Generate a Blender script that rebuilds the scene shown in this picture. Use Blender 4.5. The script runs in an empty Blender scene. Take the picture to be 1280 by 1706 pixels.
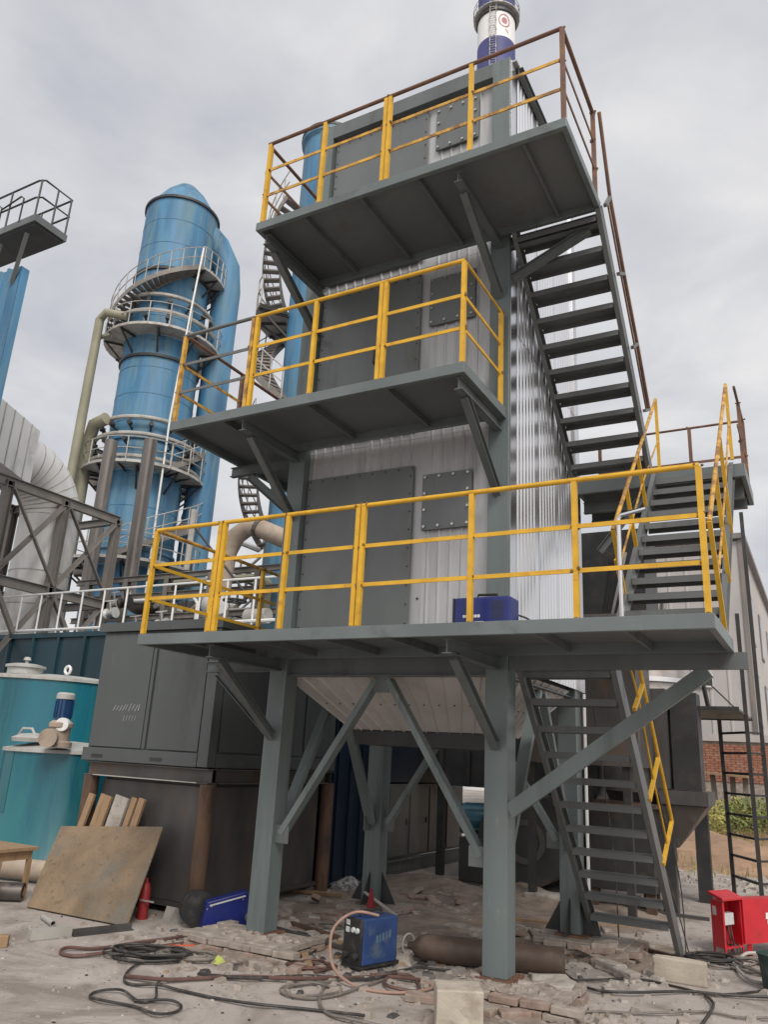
import bpy, math, random
from mathutils import Vector, Matrix
random.seed(7)
S = bpy.context.scene
COL = S.collection
R = math.radians

# ------------------------------------------------------------ camera
cam_data = bpy.data.cameras.new('camera')
cam = bpy.data.objects.new('camera', cam_data); COL.objects.link(cam)
CAM_F, CAM_P = 1300.4, Vector((2.532, -6.941, 1.852))
YAW, PITCH, ROLL = -0.5157, 0.3043, 0.0541
cam_data.sensor_fit = 'VERTICAL'; cam_data.sensor_height = 36.0
cam_data.lens = CAM_F / 1706 * 36.0
cam_data.clip_start = 0.1; cam_data.clip_end = 3000
_f = Vector((math.sin(YAW)*math.cos(PITCH), math.cos(YAW)*math.cos(PITCH), math.sin(PITCH)))
_r = Vector((math.cos(YAW), -math.sin(YAW), 0)); _u = _r.cross(_f)
_r2 = _r*math.cos(ROLL) + _u*math.sin(ROLL); _u2 = _u*math.cos(ROLL) - _r*math.sin(ROLL)
_m = Matrix((_r2, _u2, -_f)).transposed().to_4x4(); _m.translation = CAM_P
cam.matrix_world = _m
S.camera = cam

# ------------------------------------------------------------ sky, sun, exposure
SUN_AZ, SUN_EL = R(138), R(46)          # azimuth from +Y towards +X
world = bpy.data.worlds.new('World'); S.world = world; world.use_nodes = True
nt = world.node_tree; nt.nodes.clear()
def N(t, k, **kw):
    n = t.nodes.new(k)
    for a, b in kw.items(): setattr(n, a, b)
    return n
wo = N(nt, 'ShaderNodeOutputWorld'); bg = N(nt, 'ShaderNodeBackground')
sky = N(nt, 'ShaderNodeTexSky'); sky.sky_type = 'NISHITA'; sky.sun_disc = False
sky.sun_elevation = SUN_EL; sky.sun_rotation = SUN_AZ; sky.air_density = 1.5; sky.dust_density = 4
skm = N(nt, 'ShaderNodeVectorMath', operation='SCALE'); skm.inputs['Scale'].default_value = 0.085
nt.links.new(sky.outputs[0], skm.inputs[0])
tc = N(nt, 'ShaderNodeTexCoord'); sep = N(nt, 'ShaderNodeSeparateXYZ'); nt.links.new(tc.outputs['Generated'], sep.inputs[0])
zz = N(nt, 'ShaderNodeMath', operation='ADD'); nt.links.new(sep.outputs['Z'], zz.inputs[0]); zz.inputs[1].default_value = 0.28
zm = N(nt, 'ShaderNodeMath', operation='MAXIMUM'); nt.links.new(zz.outputs[0], zm.inputs[0]); zm.inputs[1].default_value = 0.12
div = N(nt, 'ShaderNodeVectorMath', operation='DIVIDE'); nt.links.new(tc.outputs['Generated'], div.inputs[0])
cmb = N(nt, 'ShaderNodeCombineXYZ')
for i in range(3): nt.links.new(zm.outputs[0], cmb.inputs[i])
nt.links.new(cmb.outputs[0], div.inputs[1])
cl = N(nt, 'ShaderNodeTexNoise'); cl.inputs['Scale'].default_value = 2.7; cl.inputs['Detail'].default_value = 7
cl.inputs['Roughness'].default_value = 0.55; cl.inputs['Distortion'].default_value = 0.25
nt.links.new(div.outputs[0], cl.inputs['Vector'])
rp = N(nt, 'ShaderNodeValToRGB'); nt.links.new(cl.outputs['Fac'], rp.inputs[0])
rp.color_ramp.elements[0].position = 0.31; rp.color_ramp.elements[0].color = (0.42, 0.43, 0.465, 1)
rp.color_ramp.elements[1].position = 0.68; rp.color_ramp.elements[1].color = (0.67, 0.66, 0.655, 1)
e = rp.color_ramp.elements.new(0.5); e.color = (0.54, 0.54, 0.558, 1)
# the cloud layer is thinner and warmer around the hidden sun
sd = (math.sin(SUN_AZ)*math.cos(SUN_EL*0.55), math.cos(SUN_AZ)*math.cos(SUN_EL*0.55), math.sin(SUN_EL*0.55))
dot = N(nt, 'ShaderNodeVectorMath', operation='DOT_PRODUCT'); nt.links.new(tc.outputs['Generated'], dot.inputs[0]); dot.inputs[1].default_value = sd
mr = N(nt, 'ShaderNodeMapRange'); nt.links.new(dot.outputs['Value'], mr.inputs[0])
mr.inputs[1].default_value = -0.1; mr.inputs[2].default_value = 1.0; mr.inputs[3].default_value = 0.0; mr.inputs[4].default_value = 1.0
pw = N(nt, 'ShaderNodeMath', operation='POWER'); nt.links.new(mr.outputs[0], pw.inputs[0]); pw.inputs[1].default_value = 1.6
glow = N(nt, 'ShaderNodeVectorMath', operation='SCALE'); glow.inputs[0].default_value = (0.42, 0.375, 0.335); nt.links.new(pw.outputs[0], glow.inputs['Scale'])
add = N(nt, 'ShaderNodeVectorMath', operation='ADD'); nt.links.new(rp.outputs[0], add.inputs[0]); nt.links.new(glow.outputs[0], add.inputs[1])
mixs = N(nt, 'ShaderNodeMix', data_type='RGBA'); mixs.inputs[0].default_value = 0.9
nt.links.new(skm.outputs[0], mixs.inputs[6]); nt.links.new(add.outputs[0], mixs.inputs[7])
nt.links.new(mixs.outputs[2], bg.inputs[0]); bg.inputs[1].default_value = 1.0
nt.links.new(bg.outputs[0], wo.inputs[0])
sun_d = bpy.data.lights.new('sun', 'SUN'); sun = bpy.data.objects.new('sun', sun_d); COL.objects.link(sun)
sun_d.energy = 1.5; sun_d.angle = R(22); sun_d.color = (1.0, 0.95, 0.88)
_sd = Vector((math.sin(SUN_AZ)*math.cos(SUN_EL), math.cos(SUN_AZ)*math.cos(SUN_EL), math.sin(SUN_EL)))
sun.rotation_euler = (-_sd).to_track_quat('-Z', 'Y').to_euler()
S.view_settings.view_transform = 'Standard'; S.view_settings.look = 'None'
S.view_settings.exposure = 0.42; S.view_settings.gamma = 1.0
S.render.engine = 'CYCLES'

# ------------------------------------------------------------ materials
def mat(name, col, rough=0.5, metal=0.0, var=0.18, vs=2.0, dirt=None, damt=0.35, ds=4.0, streak=0, bump=0.0, bs=40.0, spec=0.5, d2=None):
    m = bpy.data.materials.new(name); m.use_nodes = True
    t = m.node_tree; b = t.nodes['Principled BSDF']
    b.inputs['Roughness'].default_value = rough; b.inputs['Metallic'].default_value = metal
    b.inputs['Specular IOR Level'].default_value = spec
    tc = N(t, 'ShaderNodeTexCoord'); oi = N(t, 'ShaderNodeObjectInfo')
    sc = N(t, 'ShaderNodeVectorMath', operation='SCALE'); sc.inputs[0].default_value = (17, 23, 9); t.links.new(oi.outputs['Random'], sc.inputs['Scale'])
    ad = N(t, 'ShaderNodeVectorMath', operation='ADD'); t.links.new(tc.outputs['Object'], ad.inputs[0]); t.links.new(sc.outputs[0], ad.inputs[1])
    vec = ad.outputs[0]
    if streak:
        mp = N(t, 'ShaderNodeMapping'); mp.inputs['Scale'].default_value = (1, 1, 1.0/streak); t.links.new(vec, mp.inputs[0]); vs_vec = mp.outputs[0]
    else: vs_vec = vec
    n1 = N(t, 'ShaderNodeTexNoise'); n1.inputs['Scale'].default_value = vs; n1.inputs['Detail'].default_value = 5; t.links.new(vs_vec, n1.inputs['Vector'])
    r1 = N(t, 'ShaderNodeMapRange'); t.links.new(n1.outputs['Fac'], r1.inputs[0])
    r1.inputs[1].default_value = 0.28; r1.inputs[2].default_value = 0.72; r1.inputs[3].default_value = 1-var; r1.inputs[4].default_value = 1+var
    vm = N(t, 'ShaderNodeVectorMath', operation='SCALE'); vm.inputs[0].default_value = col[:3]; t.links.new(r1.outputs[0], vm.inputs['Scale'])
    out = vm.outputs[0]
    if dirt is not None:
        n2 = N(t, 'ShaderNodeTexNoise'); n2.inputs['Scale'].default_value = ds; n2.inputs['Detail'].default_value = 8; n2.inputs['Roughness'].default_value = 0.65
        t.links.new(vs_vec, n2.inputs['Vector'])
        r2 = N(t, 'ShaderNodeMapRange'); t.links.new(n2.outputs['Fac'], r2.inputs[0])
        c = 0.72 - 0.42*damt
        r2.inputs[1].default_value = c-0.05; r2.inputs[2].default_value = c+0.12; r2.inputs[3].default_value = 0; r2.inputs[4].default_value = 0.85
        mx = N(t, 'ShaderNodeMix', data_type='RGBA'); t.links.new(r2.outputs[0], mx.inputs[0]); t.links.new(out, mx.inputs[6]); mx.inputs[7].default_value = (*dirt, 1)
        out = mx.outputs[2]
        rr = N(t, 'ShaderNodeMapRange'); t.links.new(r2.outputs[0], rr.inputs[0]); rr.inputs[3].default_value = rough; rr.inputs[4].default_value = min(0.95, rough+0.3)
        t.links.new(rr.outputs[0], b.inputs['Roughness'])
        if metal > 0.3:
            rm = N(t, 'ShaderNodeMapRange'); t.links.new(r2.outputs[0], rm.inputs[0]); rm.inputs[3].default_value = metal; rm.inputs[4].default_value = 0.1
            t.links.new(rm.outputs[0], b.inputs['Metallic'])
    if d2 is not None:
        mp2 = N(t, 'ShaderNodeMapping'); mp2.inputs['Scale'].default_value = (1, 1, 1.0/d2[3]); mp2.inputs['Location'].default_value = (5.3, 2.1, 7.7); t.links.new(vec, mp2.inputs[0])
        n4 = N(t, 'ShaderNodeTexNoise'); n4.inputs['Scale'].default_value = d2[2]; n4.inputs['Detail'].default_value = 9; n4.inputs['Roughness'].default_value = 0.7; t.links.new(mp2.outputs[0], n4.inputs['Vector'])
        r4 = N(t, 'ShaderNodeMapRange'); t.links.new(n4.outputs['Fac'], r4.inputs[0]); c4 = 0.74-0.4*d2[1]
        r4.inputs[1].default_value = c4-0.03; r4.inputs[2].default_value = c4+0.08; r4.inputs[3].default_value = 0; r4.inputs[4].default_value = 0.8
        mx4 = N(t, 'ShaderNodeMix', data_type='RGBA'); t.links.new(r4.outputs[0], mx4.inputs[0]); t.links.new(out, mx4.inputs[6]); mx4.inputs[7].default_value = (*d2[0], 1); out = mx4.outputs[2]
    t.links.new(out, b.inputs['Base Color'])
    if bump:
        n3 = N(t, 'ShaderNodeTexNoise'); n3.inputs['Scale'].default_value = bs; n3.inputs['Detail'].default_value = 6; t.links.new(vec, n3.inputs['Vector'])
        bp = N(t, 'ShaderNodeBump'); bp.inputs['Strength'].default_value = bump; bp.inputs['Distance'].default_value = 0.02
        t.links.new(n3.outputs['Fac'], bp.inputs['Height']); t.links.new(bp.outputs[0], b.inputs['Normal'])
    return m
RUST = (0.13, 0.062, 0.032); DUST = (0.33, 0.30, 0.27)
M = {}
M['stair'] = mat('dark shaded stair paint', (0.118, 0.126, 0.127), 0.42, 0, .18, 1.6, (0.075, 0.077, 0.075), .3, 3, 4, .05, 60, .5, ((0.19,0.18,0.165), .22, 9, 1))  # dark steel paint, with shading also darkened into its colour
M['edge'] = mat('front lit edge paint', (0.128, 0.152, 0.155), 0.38, 0, .16, 1.6, (0.085, 0.098, 0.098), .35, 3, 1, .05, 60, .5, ((0.21,0.205,0.195), .2, 7, 1))  # lighter tone of the steelwork, front light put into the colour
M['steel'] = mat('shade darkened grey green steel', (0.108, 0.122, 0.124), 0.42, 0, .18, 1.6, (0.08, 0.083, 0.08), .32, 3, 4, .06, 60, .5, ((0.20,0.19,0.175), .2, 8, 2))  # steelwork tone darkened to carry the shadow below the platforms
M['column'] = mat('column paint', (0.132, 0.162, 0.163), 0.36, 0, .2, 2.2, (0.088, 0.104, 0.102), .40, 3.5, 10, .06, 50, .5, ((0.27,0.255,0.23), .24, 7, 3))
M['deck'] = mat('deck plate paint', (0.125, 0.136, 0.138), 0.55, 0, .14, 1.2, (0.10, 0.10, 0.098), .25, 1.2)
M['plate'] = mat('door plate paint', (0.122, 0.136, 0.138), 0.40, 0, .14, 1.3, (0.10, 0.104, 0.104), .35, 2.5, 3, .05, 4, .5, ((0.22,0.215,0.20), .18, 6, 4))
M['galv'] = mat('dull galvanised sheet', (0.45, 0.458, 0.468), 0.48, 0.4, .18, 1.5, (0.29, 0.295, 0.30), .42, 3, 9, .04, 6)
M['alu'] = mat('bright aluminium sheet', (0.78, 0.785, 0.80), 0.29, 0.93, .08, 1.0, (0.5, 0.5, 0.5), .25, 2, 6, .03, 5)
M['flash'] = mat('aluminium flashing', (0.66, 0.66, 0.68), 0.22, 1.0, .06, 1.5)
M['yellow'] = mat('yellow rail paint', (0.63, 0.36, 0.022), 0.45, 0, .16, 6, (0.42, 0.20, 0.03), .28, 7, 0, .08, 80, .5, ((0.10,0.055,0.03), .06, 12, 1))
M['yellow_worn'] = mat('worn yellow rail paint', (0.58, 0.33, 0.05), 0.5, 0, .2, 6, (0.17, 0.08, 0.045), .55, 7)
M['primer'] = mat('rusty rail', (0.15, 0.075, 0.05), 0.6, 0, .3, 7, (0.30, 0.15, 0.03), .3, 9)
M['rail_grey'] = mat('dark grey rail', (0.13, 0.13, 0.125), 0.5, 0, .2, 6, (0.25, 0.15, 0.06), .2, 9)
M['weld'] = mat('scorched weld', (0.20, 0.115, 0.04), 0.6, 0, .4, 20, (0.05,0.035,0.025), .45, 25)
M['bolt'] = mat('zinc bolt', (0.5, 0.5, 0.48), 0.35, 0.8, .1)
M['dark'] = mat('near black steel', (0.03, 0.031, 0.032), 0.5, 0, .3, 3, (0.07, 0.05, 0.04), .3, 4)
M['cream'] = mat('cream hopper sheet', (0.55, 0.525, 0.50), 0.45, 0.3, .12, 2, (0.40, 0.375, 0.35), .3, 3)
M['navy'] = mat('navy machine paint', (0.012, 0.022, 0.16), 0.35, 0, .15, 5, (0.06, 0.06, 0.08), .2, 8)
M['white'] = mat('white paint', (0.75, 0.75, 0.74), 0.5, 0, .08, 5)
M['black'] = mat('black plastic', (0.022, 0.022, 0.023), 0.45, 0, .2, 5, (0.08, 0.07, 0.06), .25, 6)

# ------------------------------------------------------------ mesh helpers
class MB:
    def __init__(s): s.v = []; s.f = []
    def add(s, vs, fs):
        o = len(s.v); s.v += [tuple(p) for p in vs]; s.f += [tuple(i+o for i in f) for f in fs]; return s
    def box(s, x0, y0, z0, x1, y1, z1):
        return s.add([(x0,y0,z0),(x1,y0,z0),(x1,y1,z0),(x0,y1,z0),(x0,y0,z1),(x1,y0,z1),(x1,y1,z1),(x0,y1,z1)],
                     [(0,3,2,1),(4,5,6,7),(0,1,5,4),(1,2,6,5),(2,3,7,6),(3,0,4,7)])
    def ext(s, prof, p0, p1, up=(0,0,1)):
        """closed 2-D profile (side, up) extruded from p0 to p1"""
        p0, p1 = Vector(p0), Vector(p1); d = (p1-p0).normalized(); up = Vector(up)
        sd = d.cross(up)
        if sd.length < 1e-4: up = Vector((0,1,0)); sd = d.cross(up)
        sd.normalize(); u = sd.cross(d)
        n = len(prof); vs = [p0+sd*a+u*b for a, b in prof] + [p1+sd*a+u*b for a, b in prof]
        fs = [(i, (i+1) % n, n+(i+1) % n, n+i) for i in range(n)] + [tuple(range(n))[::-1], tuple(range(n, 2*n))]
        return s.add(vs, fs)
    def bar(s, p0, p1, w, h=None, up=(0,0,1)):
        h = h or w; return s.ext([(-w/2,-h/2),(w/2,-h/2),(w/2,h/2),(-w/2,h/2)], p0, p1, up)
    def ibeam(s, p0, p1, w, h, t=0.012, up=(0,0,1)):
        a, b, c = w/2, h/2, t/2
        return s.ext([(-a,-b),(a,-b),(a,-b+t),(c,-b+t),(c,b-t),(a,b-t),(a,b),(-a,b),(-a,b-t),(-c,b-t),(-c,-b+t),(-a,-b+t)], p0, p1, up)
    def chan(s, p0, p1, w, h, t=0.008, side=1, up=(0,0,1)):
        a, b = w/2*side, h/2
        k = t*side
        return s.ext([(-a,-b),(a,-b),(a,-b+t),(-a+k,-b+t),(-a+k,b-t),(a,b-t),(a,b),(-a,b)], p0, p1, up)
    def angle(s, p0, p1, w, t=0.008, up=(0,0,1), sx=1):
        k = sx
        return s.ext([(0,0),(w*k,0),(w*k,t),(t*k,t),(t*k,w),(0,w)], p0, p1, up)
    def tube(s, p0, p1, r, n=10, r1=None):
        r1 = r if r1 is None else r1
        p0, p1 = Vector(p0), Vector(p1); d = (p1-p0).normalized()
        a = d.orthogonal().normalized(); b = d.cross(a)
        vs = [p0+(a*math.cos(2*math.pi*i/n)+b*math.sin(2*math.pi*i/n))*r for i in range(n)] + [p1+(a*math.cos(2*math.pi*i/n)+b*math.sin(2*math.pi*i/n))*r1 for i in range(n)]
        return s.add(vs, [(i,(i+1)%n,n+(i+1)%n,n+i) for i in range(n)] + [tuple(range(n))[::-1], tuple(range(n,2*n))])
    def path(s, pts, r, n=8, closed=False):
        pts = [Vector(p) for p in pts]; m = len(pts); rings = []
        a = None
        for i, p in enumerate(pts):
            if closed: d = pts[(i+1) % m]-pts[i-1]
            else: d = pts[min(i+1, m-1)]-pts[max(i-1, 0)]
            d.normalize()
            if a is None: a = d.orthogonal().normalized()
            a = (a - d*a.dot(d)).normalized(); b = d.cross(a)
            rad = r[i] if isinstance(r, (list, tuple)) else r
            rings.append([p+(a*math.cos(2*math.pi*k/n)+b*math.sin(2*math.pi*k/n))*rad for k in range(n)])
        vs = [v for q in rings for v in q]; fs = []
        for i in range(m if closed else m-1):
            j = (i+1) % m
            fs += [(i*n+k, i*n+(k+1)%n, j*n+(k+1)%n, j*n+k) for k in range(n)]
        if not closed: fs += [tuple(range(n))[::-1], tuple(range((m-1)*n, m*n))]
        return s.add(vs, fs)
    def lathe(s, prof, c, n=32, a0=0, a1=2*math.pi, axis=None):
        """profile of (radius, height) turned round the vertical through c"""
        full = abs(a1-a0-2*math.pi) < 1e-6; k = n if full else n+1
        M3 = Matrix.Identity(3) if axis is None else Vector((0,0,1)).rotation_difference(Vector(axis)).to_matrix()
        c = Vector(c)
        vs = [c+M3@Vector((r*math.cos(a0+(a1-a0)*i/n), r*math.sin(a0+(a1-a0)*i/n), h)) for r, h in prof for i in range(k)]
        fs = []
        for j in range(len(prof)-1):
            for i in range(n):
                i2 = (i+1) % k
                fs.append((j*k+i, j*k+i2, (j+1)*k+i2, (j+1)*k+i))
        return s.add(vs, fs)
    def prism(s, poly, thick):
        """flat polygon of 3-D points given thickness along the vector thick"""
        n = len(poly); t = Vector(thick); vs = [Vector(p) for p in poly] + [Vector(p)+t for p in poly]
        return s.add(vs, [(i,(i+1)%n,n+(i+1)%n,n+i) for i in range(n)] + [tuple(range(n))[::-1], tuple(range(n,2*n))])

def thing(name, label, cat, loc=(0,0,0), group=None):
    o = bpy.data.objects.new(name, None); COL.objects.link(o); o.location = loc; o.empty_display_size = 0.2
    o['label'] = label; o['category'] = cat
    if group: o['group'] = group
    return o
def obj(name, mb, m, parent=None, smooth=False, bevel=0.0):
    me = bpy.data.meshes.new(name); me.from_pydata(mb.v, [], mb.f); me.update()
    import bmesh
    bm = bmesh.new(); bm.from_mesh(me); bmesh.ops.recalc_face_normals(bm, faces=bm.faces); bm.to_mesh(me); bm.free()
    if smooth:
        me.shade_smooth()
        me.set_sharp_from_angle(angle=R(38))
    me.materials.append(M[m] if isinstance(m, str) else m)
    o = bpy.data.objects.new(name, me); COL.objects.link(o)
    if parent is not None: setpar(o, parent)
    if bevel:
        md = o.modifiers.new('bevel', 'BEVEL'); md.width = bevel; md.segments = 2; md.limit_method = 'ANGLE'
    return o
def world_loc(p):
    v = Vector(p.location)
    return v + (world_loc(p.parent) if p.parent and p.type == 'EMPTY' else Vector((0,0,0)))
def setpar(o, parent):
    o.parent = parent
    if parent.type == 'EMPTY': o.matrix_parent_inverse = Matrix.Translation(-world_loc(parent))
def tag(o, label, cat, group=None):
    o['label'] = label; o['category'] = cat
    if group: o['group'] = group
    return o
def kind(o, k): o['kind'] = k; return o
def lerp(a, b, t): return Vector(a)*(1-t)+Vector(b)*t
# ============================================================ the clad tower
CW, TW, TD = 0.22, 2.72, 2.49         # column size, tower width and depth
TOPZ = 9.96; Z1, Z2, Z3 = 2.91, 5.32, 7.50
tower = thing('clad_steel_tower', 'tall tower clad in ribbed metal sheet on four grey green steel columns', 'tower', (-TW/2, TD/2, 0))
for cx0 in (-TW, -CW):
    for cy0 in (0, TD-CW):
        c = obj('column', MB().box(cx0, cy0, 0.15, cx0+CW, cy0+CW, TOPZ), 'column', tower, bevel=0.006)
        obj('base_plate', MB().box(cx0-0.05, cy0-0.05, 0.128, cx0+CW+0.06, cy0+CW+0.06, 0.149), 'primer', c)
        if cy0 > 1:                                    # stiffened feet at the back
            for sx, sy in ((-1,0),(1,0),(0,-1)):
                mx, my = cx0+CW/2+sx*CW/2, cy0+CW/2+sy*CW/2
                g = MB().prism([(mx-0.006*abs(sy), my-0.006*abs(sx), 0.15), (mx+sx*0.2-0.006*abs(sy), my+sy*0.2-0.006*abs(sx), 0.15), (mx-0.006*abs(sy), my-0.006*abs(sx), 0.50)], (0.012*abs(sy), 0.012*abs(sx), 0))
                obj('gusset', g, 'dark', c)
def hbeam(p0, p1, h=0.2, w=0.1, m='steel', nm='beam'):
    return obj(nm, MB().ibeam(p0, p1, w, h), m, tower)
# floor beams of the tower at hopper level, and crown beams
for y in (0.08, TD-0.08): hbeam((-TW+CW, y, 2.73), (-CW, y, 2.73))
for x in (-TW+0.1, -0.1): hbeam((x, CW, 2.73), (x, TD-CW, 2.73))
obj('crown_beam', MB().box(-TW+CW, 0.002, 9.745, -CW, 0.09, TOPZ-0.003), 'steel', tower, bevel=0.005)
# V braces below the floor on the four sides
def gus(p, u, v, s=0.11):
    return MB().prism([Vector(p)-Vector(u)*s-Vector(v)*s, Vector(p)+Vector(u)*s-Vector(v)*s, Vector(p)+Vector(u)*s+Vector(v)*s, Vector(p)-Vector(u)*s+Vector(v)*s], Vector(u).cross(Vector(v))*0.012)
for y in (0.105, TD-0.105):
    for sx, xc in ((-1, -TW+CW), (1, -CW)):
        obj('brace', MB().chan((xc-sx*0.05, y, 1.06), (-TW/2+sx*0.07, y, 2.60), 0.06, 0.115, 0.01, 1, (0,1,0)), 'column', tower)
        obj('gusset', gus((xc-sx*0.075, y-0.04, 1.06), (1,0,0), (0,0,1), 0.085), 'steel', tower)
    obj('gusset', gus((-TW/2, y-0.04, 2.56), (1,0,0), (0,0,1), 0.09), 'steel', tower)
for x in (-TW+0.11, -0.11):
    for sy, yc in ((-1, CW), (1, TD-CW)):
        obj('brace', MB().chan((x, yc-sy*0.05, 1.06), (x, TD/2+sy*0.07, 2.60), 0.06, 0.115, 0.01, 1, (1,0,0)), 'column', tower)
        obj('gusset', gus((x-0.04, yc-sy*0.075, 1.06), (0,1,0), (0,0,1), 0.085), 'steel', tower)
# ribbed sheets
def ribbed(a, b, z0, z1, nrm, pitch=0.125, depth=0.022, flat=0.55, crown=0.18, phase=0.0):
    a, b, nrm = Vector(a), Vector(b), Vector(nrm); L = (b-a).length; d = (b-a)/L
    pts = [(0, 0)]; x = phase
    r = pitch*(1-flat-crown)/2
    while x + pitch <= L + 1e-6:
        pts += [(x+pitch*flat/2, 0), (x+pitch*flat/2+r, depth), (x+pitch*flat/2+r+pitch*crown, depth), (x+pitch*flat/2+2*r+pitch*crown, 0)]
        x += pitch
    pts.append((L, 0))
    vs = []
    for z in (z0, z1):
        for t, h in pts:
            p = a+d*t+nrm*h; vs.append((p.x, p.y, z))
    n = len(pts)
    return MB().add(vs, [(i, i+1, n+i+1, n+i) for i in range(n-1)])
for lv, (za, zb) in enumerate(((2.85, Z2-0.12), (Z2-0.116, Z3-0.12), (Z3-0.116, 9.744))):
    for k in range(3):
        xa = -TW+CW + (TW-2*CW)/3*k; xb = xa+(TW-2*CW)/3
        obj('cladding_sheet', ribbed((xa, 0.112+0.002*(k%2), 0), (xb, 0.112+0.002*(k%2), 0), za, zb, (0,-1,0), 0.127, 0.016, .70, .10), 'galv', tower)
for lv, (za, zb) in enumerate(((2.72, 6.30), (6.28, 9.90))):
    for k in range(3):
        ya = 0.2+(TD-0.31)/3*k; yb = 0.2+(TD-0.31)/3*(k+1)
        off = 0.012+0.004*lv+0.002*(k % 2)
        obj('cladding_sheet', ribbed((off, ya, 0), (off, yb, 0), za, zb, (1,0,0), 0.104, 0.010, .36, .26), 'alu', tower)
obj('corner_flashing', MB().prism([(0.003, 0.03, 2.70), (0.003, 0.205, 2.70), (0.003, 0.205, 9.93), (0.003, 0.03, 9.93)], (0.008,0,0)), 'flash', tower)
obj('corner_flashing', MB().prism([(0.004, TD-0.12, 2.70), (0.004, TD+0.04, 2.70), (0.004, TD+0.04, 9.93), (0.004, TD-0.12, 9.93)], (0.045,0,0)), 'flash', tower)
obj('cladding_sheet', ribbed((-TW-0.006, 0.2, 0), (-TW-0.006, TD, 0), 2.72, 9.9, (-1,0,0), 0.125, 0.02), 'galv', tower)
obj('cladding_sheet', ribbed((-TW+CW, TD+0.004, 0), (-CW, TD+0.004, 0), 2.72, 9.9, (0,1,0), 0.125, 0.02), 'galv', tower)
obj('roof_sheet', MB().box(-TW-0.03, 0.095, TOPZ+0.002, 0.05, TD+0.05, TOPZ+0.03), 'galv', tower)
obj('roof_edge', MB().chan((0.062, 0.20, 9.885), (0.062, TD+0.06, 9.885), 0.06, 0.13, 0.008, 1), 'steel', tower)
# bolted door plates and hatches
def bolts(pts, nrm, r=0.013, L=0.018):
    mb = MB()
    for p in pts: mb.tube(p, Vector(p)+Vector(nrm)*L, r, 6)
    return mb
for zf, hz in ((Z1, 4.13), (Z2, 6.55), (Z3, 9.0)):
    top = min(zf+1.97, 9.735)
    if zf == Z3: top = 9.68
    d = obj('door_plate', MB().box(-TW+CW+0.025, 0.074, zf-0.02, -1.105, 0.0905, top), 'plate', tower, bevel=0.003)
    ps = [(-TW+CW+0.06+i*(1.32/8), 0.074, top-0.035) for i in range(9)] + [(x, 0.074, top-0.12-i*0.2) for x in (-TW+CW+0.055, -1.135) for i in range(9) if top-0.12-i*0.2 > zf]
    kind(obj('rivets', bolts(ps, (0,-1,0), 0.009, 0.008), 'dark', d), 'stuff')
    h = MB().path([(-1.66, 0.07, zf+1.12), (-1.66, 0.035, zf+1.12), (-1.67, 0.035, zf+0.90), (-1.67, 0.07, zf+0.90)], 0.016, 6)
    obj('door_handle', h, 'dark', d)
    hp = obj('hatch', MB().box(-0.985, 0.062, hz, -0.425, 0.088, hz+0.615), 'plate', tower, bevel=0.003)
    ps = [(-0.95+i*0.163, 0.062, z) for z in (hz+0.035, hz+0.58) for i in range(4)] + [(x, 0.062, hz+0.035+i*0.182) for x in (-0.95, -0.46) for i in (1, 2)]
    kind(obj('bolts', bolts(ps, (0,-1,0), 0.016, 0.02), 'bolt', hp), 'stuff')
obj('cladding_screw', bolts([(-1.02, 0.112, 3.42)], (0,-1,0), 0.012, 0.012), 'dark', tower)
# hopper under the floor: four ribbed faces of cream sheet
hopper = thing('ash_hopper', 'cream ribbed sheet hopper tapering down between the front columns of the tower', 'hopper', (-TW/2, TD/2, 2.1))
def face(tl, tr, br, bl, nm):
    tl, tr, br, bl = map(Vector, (tl, tr, br, bl)); n = (tr-tl).cross(bl-tl).normalized()*-1
    mb = MB(); cols = max(4, int((tr-tl).length/0.21)); 
    pts = [0]
    for i in range(cols): pts += [(i+0.86)/cols, (i+0.90)/cols, (i+0.94)/cols, (i+0.98)/cols]
    pts.append(1); hs = [0]+[0, .018, .018, 0]*cols+[0]
    vs = [lerp(tl, tr, t)+n*h for t, h in zip(pts, hs)] + [lerp(bl, br, t)+n*h for t, h in zip(pts, hs)]
    k = len(pts)
    mb.add(vs, [(i, i+1, k+i+1, k+i) for i in range(k-1)])
    o = obj('hopper_sheet', mb, 'cream', hopper)
    ps = [lerp(lerp(tl, tr, (i+0.5)/cols), lerp(bl, br, (i+0.5)/cols), 0.55) for i in range(cols)]
    kind(obj('screws', bolts(ps, n, 0.009, 0.008), 'dark', o), 'stuff')
HT = [(-2.66, 0.10, 2.70), (-0.06, 0.10, 2.70), (-0.06, 2.40, 2.70), (-2.66, 2.40, 2.70)]
HB = [(-2.17, 0.90, 2.14), (-0.56, 0.90, 2.14), (-0.56, 1.85, 2.14), (-2.17, 1.85, 2.14)]
for i in range(4):
    j = (i+1) % 4; face(HT[i], HT[j], HB[j], HB[i], 'hopper_sheet')
obj('outlet_frame', MB().box(-2.15, 0.93, 1.98, -0.58, 1.83, 2.135), 'dark', hopper)
obj('roof_liner', MB().box(-2.64, 0.14, 2.715, -0.08, 2.36, 2.74), 'dark', hopper)

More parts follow.
